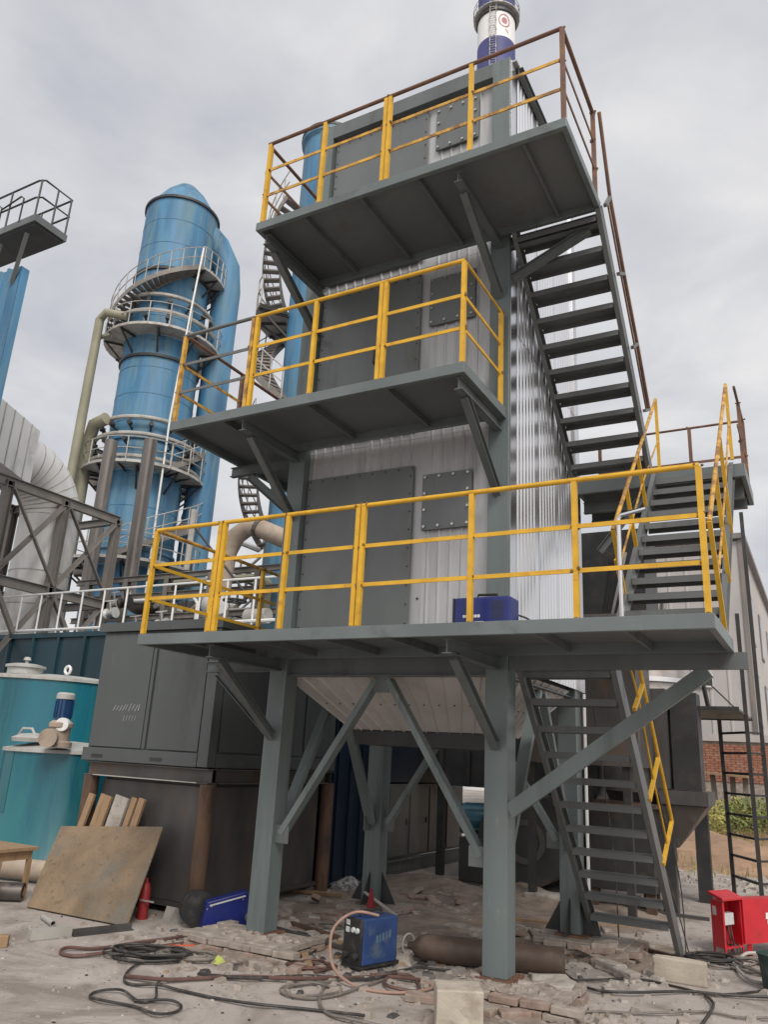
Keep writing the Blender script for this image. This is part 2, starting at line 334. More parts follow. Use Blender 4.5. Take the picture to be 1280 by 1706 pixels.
# ============================================================ platforms
def bracket(par, x, zt, y_tip=-1.13, drop=0.62):
    # bracket beam along y below the deck and the strut back to the column
    obj('bracket_beam', MB().ibeam((x, y_tip, zt-0.06), (x, -0.002, zt-0.06), 0.08, 0.12, 0.009), 'steel', par)
    obj('strut', MB().ibeam((x, y_tip+0.16, zt-0.125), (x, -0.004, zt-drop), 0.075, 0.085, 0.008, (0,0,1)), 'steel', par)
def platform(name, label, outline, z, t, joists, extra=()):
    xs = [p[0] for p in outline]; ys = [p[1] for p in outline]
    pl = thing(name, label, 'platform', (sum(xs)/len(xs), sum(ys)/len(ys), z))
    mb = MB().prism([(x, y, z-0.012) for x, y in outline], (0,0,0.012)); obj('deck_plate', mb, 'deck', pl)
    n = len(outline); A = sum(outline[i][0]*outline[(i+1)%n][1]-outline[(i+1)%n][0]*outline[i][1] for i in range(n))
    for i in range(n):
        a, b = outline[i], outline[(i+1) % n]
        d = (Vector(b)-Vector(a)).normalized(); nr = Vector((d.y, -d.x)) if A > 0 else Vector((-d.y, d.x))
        q = nr*(-0.021); e = d*(0.047 if i % 2 else -0.004)
        obj('edge_beam', MB().bar((a[0]+q.x+e.x, a[1]+q.y+e.y, z-t/2+0.003), (b[0]+q.x-e.x, b[1]+q.y-e.y, z-t/2+0.003), 0.05, t), 'edge', pl, False, .004)
    for (x0, y0, x1, y1) in joists:
        obj('joist', MB().bar((x0, y0, z-0.05), (x1, y1, z-0.05), 0.022, 0.07), 'stair', pl)
    return pl
# lower platform
P1 = platform('access_platform', 'lowest and widest steel platform with the yellow railing and a blue welder on it',
    [(-3.485,-1.22),(1.93,-1.22),(1.93,-0.01),(-2.73,-0.01),(-2.73,1.35),(-3.485,1.35)], Z1, 0.106,
    [(x, -1.16, x, -0.06) for x in (-2.9,-2.1,-1.35,-0.7,0.6,1.3)])
for x in (-TW+CW/2, -CW/2): bracket(P1, x, Z1-0.108, -1.13, 0.80)
obj('outrigger_beam', MB().ibeam((-3.70, 0.11, 2.745), (-TW-0.002, 0.11, 2.745), 0.07, 0.12, 0.009), 'steel', P1)
obj('outrigger_strut', MB().chan((-3.55, 0.11, 2.68), (-TW-0.003, 0.11, 2.02), 0.05, 0.085, 0.008), 'steel', P1)
obj('outrigger_beam', MB().chan((0.02, 0.03, 2.745), (2.03, 0.03, 2.745), 0.06, 0.135, 0.009, -1), 'steel', P1)
obj('outrigger_strut', MB().chan((0.012, 0.04, 1.46), (1.72, 0.04, 2.67), 0.06, 0.125, 0.009, -1), 'column', P1)
# middle platform
P2 = platform('access_platform', 'middle steel platform with yellow railing in front of the second door', 
    [(-3.60,-1.095),(-0.03,-1.095),(-0.03,-0.01),(-2.73,-0.01),(-2.73,1.2),(-3.60,1.2)], Z2, 0.108,
    [(x, -1.04, x, -0.06) for x in (-2.9,-1.8,-0.876)])
for x in (-TW+CW/2, -CW/2): bracket(P2, x, Z2-0.11, -1.03, 0.80)
obj('outrigger_beam', MB().ibeam((-3.68, 0.11, 5.14), (-TW-0.002, 0.11, 5.14), 0.07, 0.12, 0.009), 'steel', P2)
obj('outrigger_strut', MB().chan((-3.42, 0.11, 5.08), (-TW-0.003, 0.11, 4.52), 0.05, 0.10, 0.008), 'steel', P2)
# top platform
P3 = platform('access_platform', 'topmost steel platform below the roof with rusty railing and dark underside',
    [(-2.53,-1.27),(1.0,-1.27),(1.0,-0.01),(-2.53,-0.01)], Z3, 0.10,
    [(x, -1.21, x, -0.06) for x in (-1.92,-1.2,-0.53,0.575)])
for x in (-TW+CW+0.05, -CW/2): bracket(P3, x, Z3-0.102, -1.17, 0.72)
obj('outrigger_beam', MB().ibeam((0.002, 0.06, Z3-0.16), (1.0, 0.06, Z3-0.16), 0.08, 0.12, 0.009), 'steel', P3)
obj('outrigger_strut', MB().ibeam((0.012, 0.10, 6.93), (0.86, 0.08, Z3-0.23), 0.075, 0.09, 0.008), 'steel', P3)

# ============================================================ railings
def railing(label, runs, posts, z, hts, group, r=0.021, mt='yellow', mm='yellow', mp='yellow', flat=True):
    """runs: list of xy polylines; posts: list of xy; hts: rail heights, top one round"""
    p0 = runs[0][0]
    rl = thing('safety_railing', label, 'railing', (p0[0], p0[1], z), group)
    for (x, y) in posts:
        obj('post', MB().bar((x, y, z-0.005), (x, y, z+hts[0]-0.015), 0.042, 0.042, (0,1,0)), mp, rl)
    for run in runs:
        for k, h in enumerate(hts):
            for a, b in zip(run[:-1], run[1:]):
                if k == 0:
                    obj('top_rail', MB().tube((a[0], a[1], z+h), (b[0], b[1], z+h), r, 10), mt, rl, True)
                else:
                    d = (Vector(b)-Vector(a)).normalized()*0.021
                    obj('mid_rail', MB().bar((a[0]+d.x*0, a[1]+d.y*0, z+h), (b[0], b[1], z+h), 0.012, 0.034), mm, rl)
    wl = MB(); rr = random.Random(int(abs(p0[0]*100+p0[1]*37+z*11)))
    for (x, y) in posts:
        for h in hts:
            for k in range(3):
                q = rr.uniform(.010, .017); cx_, cy_, cz_ = x+rr.choice((-.024,.024))+rr.uniform(-.004,.004), y+rr.uniform(-.02,.02), z+h+rr.uniform(-.018,.018)
                wl.lathe([(0,-q),(q*.8,-q*.5),(q*.9,q*.4),(0,q)], (cx_,cy_,cz_), 6)
        wl.lathe([(0,0),(.03,.0),(.026,.012),(0,.014)], (x,y,z+.001), 8)
    kind(obj('weld_lumps', wl, 'weld', rl, True), 'stuff')
    return rl
HT3 = (1.1, 0.72, 0.37)
G = 'yellow and rusty railings of the tower platforms'
railing('yellow railing along the front of the lowest platform, widest of the three', [[(-3.46,-1.19),(1.90,-1.19)]], [(x,-1.19) for x in (-3.46,-2.59,-2.535,-1.76,-0.985,-0.93,0.113,0.977,1.895)], Z1, HT3, G)
railing('short yellow railing on the left end of the lowest platform', [[(-3.46,-1.14),(-3.46,1.32)]], [(-3.46,-0.25),(-3.46,0.65),(-3.46,1.32)], Z1, HT3, G, mt='yellow_worn')
railing('yellow railing along the front of the middle platform', [[(-2.55,-1.068),(-0.06,-1.068)]], [(x,-1.068) for x in (-2.52,-1.745,-0.955,-0.905,-0.06)], Z2, HT3, G)
railing('dark grey and yellow railing section at the left of the middle platform', [[(-3.575,-1.068),(-2.58,-1.068)]], [(x,-1.068) for x in (-3.575,-2.575)], Z2, HT3, G, mt='rail_grey', mm='rail_grey', mp='yellow_worn')
railing('rusty and yellow side railing at the left end of the middle platform', [[(-3.575,-1.02),(-3.575,1.17)]], [(-3.575,-0.02),(-3.575,1.17)], Z2, HT3, G, mt='primer', mm='yellow_worn', mp='primer')
railing('short yellow railing closing the right end of the middle platform', [[(-0.06,-1.02),(-0.06,-0.06)]], [(-0.06,-0.08)], Z2, HT3, G, r=0.014)
railing('rusty brown railing along the front of the topmost platform', [[(-2.50,-1.245),(0.975,-1.245)]], [(x,-1.245) for x in (-2.47,-1.71,-0.935,-0.885,0.045)], Z3, HT3, G, mt='primer', mm='yellow_worn', mp='yellow')
railing('dark rusty railing on the right end of the topmost platform', [[(0.975,-1.245),(0.975,-0.06)]], [(0.975,-1.245),(0.975,-0.10)], Z3, HT3, G, mt='primer', mm='primer', mp='primer')
railing('rusty railing on the left end of the topmost platform', [[(-2.505,-1.20),(-2.505,-0.06)]], [(-2.505,-1.195)], Z3, HT3, G, mt='primer', mm='primer', mp='yellow_worn')

# ============================================================ stairs
def stair(label, x0, x1, top, bot, n, tw=0.2, drop=0):
    """top, bot = (y, z) of the stringer centre line; treads are folded plates"""
    st = thing('steel_stair', label, 'stair', ((x0+x1)/2, bot[0], bot[1]))
    for x, sd in ((x0, 1), (x1, -1)):
        obj('stringer', MB().chan((x, top[0], top[1]), (x, bot[0], bot[1]), 0.05, 0.17, 0.009, sd, (0,0,1)), 'stair', st)
    for i in range(n-drop):
        t = (i+0.5)/n; y = top[0]+(bot[0]-top[0])*t; z = top[1]+(bot[1]-top[1])*t
        mb = MB().box(x0+0.028, y-tw/2, z-0.004, x1-0.028, y+tw/2, z+0.002)
        for yy in (y-tw/2, y+tw/2-0.006): mb.box(x0+0.03, yy+0.0005, z-0.06, x1-0.03, yy+0.0055, z-0.0045)
        obj('tread', mb, 'stair', st)
    return st
stair('lowest flight of grey steel stairs, from the ground to the lowest platform', 0.075, 0.935, (0.10, 2.80), (2.72, 0.02), 12, 0.2, 1)
stair('middle flight of stairs, behind the right end of the lowest platform', 1.0, 1.86, (2.42, 5.27), (0.0, 2.93), 12)
stair('top flight of dark steel stairs, seen from below against the sky', 0.075, 0.985, (-0.02, 7.44), (2.15, 5.27), 10, 0.25)
def handrail(label, x, pts, feet, m1, m2, mid=0.5):
    h = thing('stair_handrail', label, 'handrail', (x, pts[0][0], pts[0][1]), 'handrails of the tower stairs')
    obj('top_rail', MB().path([(x, y, z) for y, z in pts], 0.02, 8), m1, h, True)
    for (fy, fz), (ty, tz) in feet: obj('post', MB().bar((x, fy, fz), (x, ty, tz), 0.036, 0.036, (1,0,0)), m2, h)
    if mid:
        ms = [lerp((x, f[0], f[1]), (x, t[0], t[1]), mid) for f, t in feet]
        obj('mid_rail', MB().path(ms, 0.011, 6), m1, h, True)
    return h
handrail('yellow handrail of the lowest flight of stairs', 0.965, [(0.25,3.72),(0.62,3.33),(1.24,2.68),(1.87,2.0),(2.47,1.36)], [((0.25,2.74),(0.62,3.33)),((0.78,2.40),(1.24,2.68)),((1.29,1.59),(1.87,2.0)),((1.83,0.98),(2.47,1.36))], 'yellow', 'yellow', 0.45)
f2 = lambda y: 2.93+(y)*0.967
handrail('left yellow handrail of the middle flight of stairs', 1.0, [(0.0,3.93),(2.77,6.48)], [((0.44,f2(.44)),(0.01,3.94)),((1.087,f2(1.09)),(0.69,4.56)),((1.75,f2(1.75)),(1.36,5.18)),((2.77,5.32),(2.77,6.48))], 'yellow_worn', 'yellow', 0.5)
handrail('right yellow handrail of the middle flight of stairs', 1.885, [(-0.62,3.75),(2.2,6.25)], [((-0.05,2.93),(-0.62,3.75)),((0.62,f2(.62)),(0.16,4.43)),((1.3,f2(1.3)),(0.85,5.05)),((2.25,5.32),(2.2,6.25))], 'yellow_worn', 'yellow', 0.5)
s3 = lambda y: 7.44-y
handrail('thin dark handrail of the top flight of stairs against the sky', 1.045, [(-0.10,8.58),(0.27,7.76),(0.84,7.15),(1.43,6.58),(1.98,5.98)], [((0.02,s3(.02)+.05),(0.27,7.76)),((0.53,s3(.53)+.05),(0.84,7.15)),((1.12,s3(1.12)+.05),(1.43,6.58)),((1.66,s3(1.66)+.05),(1.98,5.98))], 'primer', 'rail_grey', 0.45)
# landing behind the tower
LD = platform('stair_landing', 'steel landing at the turn of the stairs behind the right side of the tower', [(0.06,2.35),(2.0,2.35),(2.0,3.5),(0.06,3.5)], 5.30, 0.16, [(x, 2.4, x, 3.45) for x in (0.5,1.0,1.5)])
obj('bracket_beam', MB().ibeam((0.05, 3.1, 5.06), (1.95, 3.1, 5.06), 0.08, 0.14, 0.01), 'steel', LD)
obj('bracket_beam', MB().ibeam((0.05, 2.7, 5.06), (1.95, 2.7, 5.06), 0.08, 0.14, 0.01), 'steel', LD)
obj('strut', MB().chan((0.3, 2.42, 4.4), (0.9, 2.42, 5.12), 0.05, 0.08), 'steel', LD)
railing('thin rusty railing round the back of the stair landing', [[(1.96,2.4),(1.96,3.46),(0.1,3.46)]], [(1.96,2.9),(1.96,3.46),(1.3,3.46),(0.7,3.46),(0.1,3.46)], 5.30, (1.0,0.5), G, r=0.016, mt='primer', mm='primer', mp='primer')
# galvanised standpipe beside the middle flight
tag(obj('bent_standpipe', MB().path([(1.06,-0.02,2.92),(1.06,-0.02,4.02),(1.08,-0.02,4.06),(1.3,-0.02,4.10)], 0.022, 8), 'flash', None, True), 'galvanised bent standpipe on the lowest platform left of the middle flight', 'pipe')
# ============================================================ ground
def concrete(name, c1, c2, c3):
    m = bpy.data.materials.new(name); m.use_nodes = True; t = m.node_tree; b = t.nodes['Principled BSDF']
    tc = N(t, 'ShaderNodeTexCoord'); v = tc.outputs['Object']
    def noise(s, d=6, r=.6, dist=0):
        n = N(t, 'ShaderNodeTexNoise'); n.inputs['Scale'].default_value = s; n.inputs['Detail'].default_value = d; n.inputs['Roughness'].default_value = r; n.inputs['Distortion'].default_value = dist
        t.links.new(v, n.inputs['Vector']); return n.outputs['Fac']
    def rng(f, a, bb, lo=0, hi=1):
        r = N(t, 'ShaderNodeMapRange'); t.links.new(f, r.inputs[0]); r.inputs[1].default_value = a; r.inputs[2].default_value = bb; r.inputs[3].default_value = lo; r.inputs[4].default_value = hi; return r.outputs[0]
    def mix(f, a, bb):
        x = N(t, 'ShaderNodeMix', data_type='RGBA'); t.links.new(f, x.inputs[0])
        for i, q in ((6, a), (7, bb)):
            if isinstance(q, tuple): x.inputs[i].default_value = (*q, 1)
            else: t.links.new(q, x.inputs[i])
        return x.outputs[2]
    c = mix(rng(noise(0.5, 5), .38, .62), c1, c2)
    c = mix(rng(noise(1.1, 8, .72, .9), .47, .64, 0, .85), c, c3)
    c = mix(rng(noise(3.1, 9, .75, .5), .56, .68, 0, .6), c, (0.145, 0.115, 0.095))
    c = mix(rng(noise(9, 8, .7), .58, .75, 0, .45), c, (c1[0]*1.25, c1[1]*1.23, c1[2]*1.2))
    c = mix(rng(noise(60, 3, .6), .62, .75, 0, .5), c, (0.10, 0.085, 0.075))
    # fine wandering cracks
    vo = N(t, 'ShaderNodeTexVoronoi', feature='DISTANCE_TO_EDGE'); vo.inputs['Scale'].default_value = 0.42
    wv = N(t, 'ShaderNodeVectorMath', operation='ADD'); nn = N(t, 'ShaderNodeTexNoise'); nn.inputs['Scale'].default_value = 1.6; nn.inputs['Detail'].default_value = 5
    t.links.new(v, nn.inputs['Vector']); t.links.new(v, wv.inputs[0]); t.links.new(nn.outputs['Color'], wv.inputs[1]); t.links.new(wv.outputs[0], vo.inputs['Vector'])
    crk = rng(vo.outputs['Distance'], 0.0, 0.004, 0.35, 0)
    c = mix(crk, c, (0.07, 0.06, 0.055))
    t.links.new(c, b.inputs['Base Color']); b.inputs['Roughness'].default_value = .82
    bp = N(t, 'ShaderNodeBump'); bp.inputs['Strength'].default_value = .35; bp.inputs['Distance'].default_value = .015
    t.links.new(noise(14, 9, .7), bp.inputs['Height']); t.links.new(bp.outputs[0], b.inputs['Normal'])
    return m
M['concrete'] = concrete('yard concrete', (0.43, 0.385, 0.355), (0.35, 0.312, 0.285), (0.195, 0.165, 0.142))
M['earth'] = mat('bare earth', (0.34, 0.22, 0.145), 0.95, 0, .3, 1.5, (0.22, 0.145, 0.095), .5, 3, 0, .5, 12)
M['soil'] = mat('yard soil', (0.225, 0.18, 0.148), 0.95, 0, .35, 4, (0.30, 0.24, 0.19), .45, 6, 0, .6, 30)
M['brick'] = mat('dusty brick', (0.27, 0.195, 0.16), 0.9, 0, .3, 9, (0.33, 0.28, 0.24), .5, 10, 0, .3, 60)
M['brick_grey'] = mat('cement covered brick', (0.31, 0.27, 0.235), 0.9, 0, .25, 9, (0.20, 0.16, 0.13), .4, 10, 0, .3, 60)
M['stone'] = mat('broken concrete', (0.37, 0.335, 0.30), 0.9, 0, .2, 6, (0.22, 0.185, 0.16), .4, 8, 0, .4, 40)
M['rust'] = mat('rusty steel', (0.13, 0.078, 0.05), 0.7, 0.2, .4, 4, (0.065, 0.05, 0.042), .5, 5, 3, .12, 40)
M['raw'] = mat('bare mill steel', (0.10, 0.096, 0.094), 0.5, 0.4, .3, 3, (0.15, 0.095, 0.06), .28, 4, 3, .08, 30)
M['wood'] = mat('weathered wood', (0.32, 0.21, 0.12), 0.8, 0, .25, 9, (0.16, 0.115, 0.08), .4, 9, 6, .2, 60)
M['tank'] = mat('teal glass fibre', (0.009, 0.108, 0.15), 0.24, 0, .5, 1.3, (0.025, 0.17, 0.18), .5, 1.8, 9, .15, 3, .5, ((0.10,0.24,0.25), .22, 2.2, 6))
M['tank_rim'] = mat('pale tank lid', (0.40, 0.40, 0.38), 0.6, 0, .15, 5, (0.30, 0.26, 0.22), .3, 7)
M['blue'] = mat('weathered blue tower paint', (0.05, 0.17, 0.305), 0.5, 0, .42, 1.6, (0.14, 0.25, 0.31), .5, 2.2, 7, .05, 3, .5, ((0.24, 0.25, 0.20), .30, 2.6, 9))
M['blue_dk'] = mat('dark blue container paint', (0.016, 0.046, 0.064), 0.4, 0, .3, 1, (0.025, 0.085, 0.105), .4, 1.5, 3)
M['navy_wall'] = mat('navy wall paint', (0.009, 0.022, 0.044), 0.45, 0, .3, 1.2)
M['silver'] = mat('silver lagging', (0.66, 0.66, 0.65), 0.5, 0.35, .12, .8, (0.38, 0.38, 0.37), .3, 1.5, 3)
M['galvpipe'] = mat('dull pale steel', (0.42, 0.41, 0.38), 0.55, 0.2, .2, 1.5, (0.25, 0.22, 0.19), .4, 2)
M['beige'] = mat('beige pipe lagging', (0.36, 0.29, 0.23), 0.7, 0, .2, 2, (0.22, 0.17, 0.13), .35, 3)
M['olive'] = mat('olive grey pipe', (0.26, 0.25, 0.18), 0.6, 0, .2, 1)
M['frame'] = mat('grey structural steel', (0.19, 0.175, 0.16), 0.5, 0, .2, 1.5, (0.26, 0.20, 0.17), .3, 3, 3)
M['darkpipe'] = mat('brown grey steel pipe', (0.16, 0.145, 0.135), 0.36, 0.7, .25, 2, (0.24, 0.21, 0.19), .3, 3, 5)
M['wall_grey'] = mat('pale grey building sheet', (0.42, 0.40, 0.39), 0.7, 0, .08, .4, (0.33, 0.31, 0.30), .3, .8, 4)
M['glass'] = mat('dark window glass', (0.03, 0.035, 0.04), 0.1, 0, .2, 2)
M['redbrick'] = mat('far brick wall', (0.30, 0.13, 0.085), 0.9, 0, .25, 3, (0.33, 0.22, 0.17), .4, 6, 0, .3, 20)
M['red'] = mat('red cabinet paint', (0.52, 0.018, 0.03), 0.35, 0, .12, 4, (0.30, 0.02, 0.025), .25, 6)
M['steelband'] = mat('scuffed metal', (0.40, 0.37, 0.35), 0.35, 0.7, .25, 3, (0.20, 0.16, 0.14), .35, 4)
M['rubber'] = mat('black cable rubber', (0.028, 0.026, 0.025), 0.55, 0, .3, 8, (0.12, 0.10, 0.085), .4, 10)
M['cable_grey'] = mat('dusty grey cable', (0.16, 0.14, 0.125), 0.6, 0, .25, 8, (0.28, 0.24, 0.2), .35, 10)
M['hose_red'] = mat('dull red hose', (0.11, 0.055, 0.045), 0.55, 0, .25, 8, (0.12, 0.10, 0.09), .4, 10)
M['hose_pink'] = mat('faded pinkish hose', (0.36, 0.23, 0.18), 0.55, 0, .2, 8)
M['leaf'] = mat('bush leaf', (0.15, 0.18, 0.05), 0.7, 0, .5, 6)
M['grass'] = mat('dry grass', (0.30, 0.28, 0.085), 0.8, 0, .45, 4)

ground = MB().add([(-900,-60,0),(900,-60,0),(900,1200,0),(-900,1200,0)], [(0,1,2,3)])
kind(obj('ground', ground, 'concrete'), 'structure')
# bare earth bank at the far right
def mound(name, cx, cy, rx, ry, h, m, seed, n=40, z0=-0.03):
    rnd = random.Random(seed); mb = MB(); vs = []; fs = []
    ph = [(rnd.uniform(1.2,4), rnd.uniform(1.2,4), rnd.uniform(0,6), rnd.uniform(.15,.45)) for _ in range(7)]
    for j in range(n+1):
        for i in range(n+1):
            u, v = i/n*2-1, j/n*2-1; d = math.sqrt(u*u+v*v)
            w = max(0, 1-d)**0.8
            k = 1+sum(a*math.sin(fx*u*3+fy*v*3+p) for fx, fy, p, a in ph)*0.4
            vs.append((cx+u*rx, cy+v*ry, z0+h*w*max(.15, k)+rnd.uniform(-1,1)*h*0.05*(w > 0)))
    for j in range(n):
        for i in range(n): fs.append((j*(n+1)+i, j*(n+1)+i+1, (j+1)*(n+1)+i+1, (j+1)*(n+1)+i))
    return obj(name, mb.add(vs, fs), m, None, True)
kind(mound('earth_bank', 1.0, 16.5, 7.5, 5.5, 0.95, 'earth', 3), 'structure')
kind(mound('dirt_patch', -1.9, 4.6, 2.7, 1.9, 0.24, 'soil', 5, 70), 'structure')
kind(mound('dirt_patch', -2.3, 2.2, 2.0, 1.5, 0.13, 'soil', 6, 60), 'structure')
kind(mound('dirt_patch', -2.5, -.35, .95, .5, 0.07, 'soil', 9, 50), 'structure')
kind(mound('dirt_patch', .15, -.25, .75, .55, 0.07, 'soil', 10, 50), 'structure')
kind(mound('dirt_patch', 0.1, 2.5, 1.3, 1.2, 0.10, 'soil', 8, 50), 'structure')

# ============================================================ blue scrubber towers far left
def helix(c, r, a0, a1, z0, z1, n):
    return [(c[0]+r*math.cos(R(a0+(a1-a0)*i/n)), c[1]+r*math.sin(R(a0+(a1-a0)*i/n)), z0+(z1-z0)*i/n) for i in range(n+1)]
def arc_platform(par, c, r0, r1, a0, a1, z, n=18, rail=1.1, mrail='galvpipe', brackets=True):
    full = a1-a0 >= 359
    mb = MB().lathe([(r0, -0.02), (r1, -0.02), (r1, 0.10), (r1-0.02, 0.10), (r1-0.02, 0.02), (r0, 0.02), (r0, -0.02)], (c[0], c[1], z), n*2, R(a0), R(a1))
    d = obj('ring_deck', mb, 'galvpipe', par)
    m2 = MB()
    for i in range(n if full else n+1):
        a = R(a0+(a1-a0)*i/n); p = Vector((c[0]+r1*math.cos(a), c[1]+r1*math.sin(a), z)); m2.tube(p, p+Vector((0,0,rail)), 0.028, 5)
    for h in (rail, rail*0.55): m2.path(helix(c, r1, a0, a1, z+h, z+h, n*2), 0.024, 5)
    obj('ring_railing', m2, mrail, par)
    if brackets:
        for i in range(0, n, 2):
            a = R(a0+(a1-a0)*(i+.5)/n); e = Vector((math.cos(a), math.sin(a), 0)); o = Vector((c[0], c[1], z))
            obj('bracket', MB().bar(o+e*(r1-0.1)+Vector((0,0,-0.05)), o+e*(r0-0.05)+Vector((0,0,-0.85)), 0.07, 0.07).bar(o+e*(r1-0.05)+Vector((0,0,-0.06)), o+e*(r0-.05)+Vector((0,0,-0.06)), 0.07, 0.08), 'dark', par)
    return d
def spiral(par, c, r0, r1, a0, a1, z0, z1, n, mr='galvpipe'):
    for i in range(n):
        t = (i+.5)/n; a = R(a0+(a1-a0)*t); z = z0+(z1-z0)*t; e = Vector((math.cos(a), math.sin(a), 0))
        o = Vector((c[0], c[1], z)); obj('spiral_tread', MB().bar(o+e*r0, o+e*r1, 0.24, 0.05), 'frame', par)
    for r in (r0, r1):
        pts = helix(c, r, a0, a1, z0, z1, n*2); mb = MB()
        for p, q in zip(pts[:-1], pts[1:]): mb.bar(p, q, 0.03, 0.22)
        obj('spiral_stringer', mb, 'frame', par)
    mb = MB()
    for h in (1.05, .55): mb.path(helix(c, r1, a0, a1, z0+h, z1+h, n*2), 0.022, 5)
    for i in range(0, n+1, 2):
        p = Vector(helix(c, r1, a0, a1, z0, z1, n)[i]); mb.tube(p, p+Vector((0,0,1.05)), 0.024, 5)
    obj('spiral_railing', mb, mr, par)
def header_ring(par, c, r, z, R0, n=14, tr=0.09):
    d = obj('spray_header', MB().path(helix(c, r, 0, 360, z, z, 40)[:-1], tr, 8, True), 'galvpipe', par, True)
    for i in range(n):
        a = R(360*i/n+9); e = Vector((math.cos(a), math.sin(a), 0)); o = Vector((c[0], c[1], z))
        obj('spray_valve', MB().tube(o+e*r, o+e*r+Vector((0,0,-.35)), 0.05, 6).tube(o+e*(r+.02)+Vector((0,0,-.35)), o+e*(R0-.02)+Vector((0,0,-.45)), 0.045, 6).tube(o+e*(r+.1)+Vector((0,0,-.28)), o+e*(r-.12)+Vector((0,0,-.28)), 0.10, 7), 'dark', d)
C1 = (-22.63, 15.93); R1 = 1.70
t1 = thing('scrubber_tower', 'nearest tall round blue scrubber tower with coned top, ring platforms and spiral stair', 'tower', (C1[0], C1[1], 0), 'blue scrubber towers')
obj('shell', MB().lathe([(R1+.05, 0), (R1+.05, 8.6), (R1, 8.8), (R1, 26.4)], (*C1, 0), 64), 'blue', t1, True)
obj('cone_top', MB().lathe([(R1+.02, 26.41), (R1*.98, 26.5), (1.02, 27.55), (0.52, 28.12), (0.28, 28.27), (0.0, 28.31)], (*C1, 0), 48), 'blue', t1, True)
for z in (26.38, 22.48, 18.08, 14.2, 9.4): obj('flange', MB().lathe([(R1-.01, z-.06), (R1+.09, z-.06), (R1+.09, z+.06), (R1-.01, z+.06)], (*C1, 0), 48), 'dark' if z > 17 else 'blue', t1, True)
for i in range(13): obj('weld_seam', MB().lathe([(R1-.005, 9.9+i*1.27), (R1+.014, 9.91+i*1.27), (R1+.014, 9.94+i*1.27), (R1-.005, 9.95+i*1.27)], (*C1, 0), 48), 'blue', t1, True)
arc_platform(t1, C1, R1+.04, 2.62, -180, 180, 12.76)
arc_platform(t1, C1, R1+.04, 2.60, -180, 180, 19.1)
arc_platform(t1, C1, R1+.04, 2.45, -15, 70, 22.62, 8)
arc_platform(t1, C1, R1+.08, 2.85, -180, 180, 8.7)
for z, r in ((14.98, 2.02), (14.15, 2.22), (20.92, 2.02), (20.0, 2.2), (13.1, 2.35)): header_ring(t1, C1, r, z, R1)
spiral(t1, C1, R1+.08, R1+.85, -160, -14, 19.15, 22.6, 26)
spiral(t1, C1, R1+.2, R1+1.0, 60, -60, 11.6, 8.8, 18)
spiral(t1, C1, R1+.08, R1+.85, -20, 80, 12.8, 15.6, 16)
obj('bypass_duct', MB().path([(-20.9,17.75,2),(-20.9,17.75,23.0),(-21.0,17.65,24.2),(-21.4,17.2,25.2),(-22.0,16.6,25.9)], [0.66,0.66,0.66,0.72,0.8], 28), 'blue', t1, True)
obj('downpipe', MB().path([(-20.05,15.05,23.4),(-20.2,14.95,20),(-20.4,14.85,15),(-20.3,14.8,7)], 0.042, 6), 'white', t1, True)
obj('feed_pipe', MB().path([(-22.6,13.6,19.7),(-23.3,13.05,19.75),(-23.69,13.1,19.5),(-23.69,13.1,17),(-23.69,13.1,6)], 0.19, 10), 'olive', t1, True)
obj('feed_pipe', MB().path([(-23.5,13.6,19.0),(-24.0,13.25,18.7),(-24.05,13.25,17),(-24.05,13.25,6)], 0.11, 8), 'olive', t1, True)
obj('feed_pipe', MB().path([(-22.9,13.7,14.9),(-23.6,13.7,14.75),(-23.95,13.85,14.2),(-24.0,13.9,12),(-24.0,13.9,6)], 0.27, 10), 'olive', t1, True)
C2 = (-11.55, 12.5); R2 = 1.02
t2 = thing('scrubber_tower', 'slim blue tower half hidden behind the clad tower with spiral stair on its left', 'tower', (C2[0], C2[1], 0), 'blue scrubber towers')
obj('shell', MB().lathe([(R2, 0), (R2, 23.3), (R2+.12, 23.4), (R2+.12, 23.6)], (*C2, 0), 48), 'blue', t2, True)
obj('rim_cap', MB().lathe([(R2+.14, 23.55), (R2+.14, 23.66), (R2-.3, 23.9), (0, 24.0)], (*C2, 0), 40), 'dark', t2, True)
spiral(t2, C2, R2+.45, R2+1.05, -80, -196, 12.2, 16.0, 17)
arc_platform(t2, C2, R2+.05, R2+1.1, -215, -120, 16.05, 7)
spiral(t2, C2, R2+.45, R2+1.05, -205, -95, 16.1, 19.9, 17)
spiral(t2, C2, R2+.45, R2+1.05, -200, -110, 8.3, 11.4, 14)
# striped chimney
CC = (-19.6, 49.7)
ch = thing('striped_chimney', 'white and navy striped chimney with ladder rising behind the top platform', 'chimney', (CC[0], CC[1], 0))
obj('shaft', MB().lathe([(2.3, 0), (1.9, 64.4)], (*CC, 0), 40), 'white', ch, True)
M['navyband'] = mat('faded navy band', (0.055, 0.06, 0.20), 0.6, 0, .15, .5)
obj('navy_band', MB().lathe([(1.905, 64.4), (1.88, 69.3)], (*CC, 0), 40), 'navyband', ch, True)
obj('white_band', MB().lathe([(1.88, 69.3), (1.86, 72.6)], (*CC, 0), 40), 'white', ch, True)
obj('navy_band', MB().lathe([(1.86, 72.6), (1.84, 80.0)], (*CC, 0), 40), 'navyband', ch, True)
arc_platform(ch, CC, 1.88, 2.3, -180, 180, 73.2, 14, 1.2, 'dark', False)
obj('collar', MB().lathe([(1.87, 72.5), (2.02, 72.55), (2.02, 72.95), (1.87, 73.0)], (*CC, 0), 40), 'dark', ch)
a = R(-78); e = Vector((math.cos(a), math.sin(a), 0)); s_ = Vector((-e.y, e.x, 0)); mb = MB(); base = Vector((CC[0], CC[1], 0))
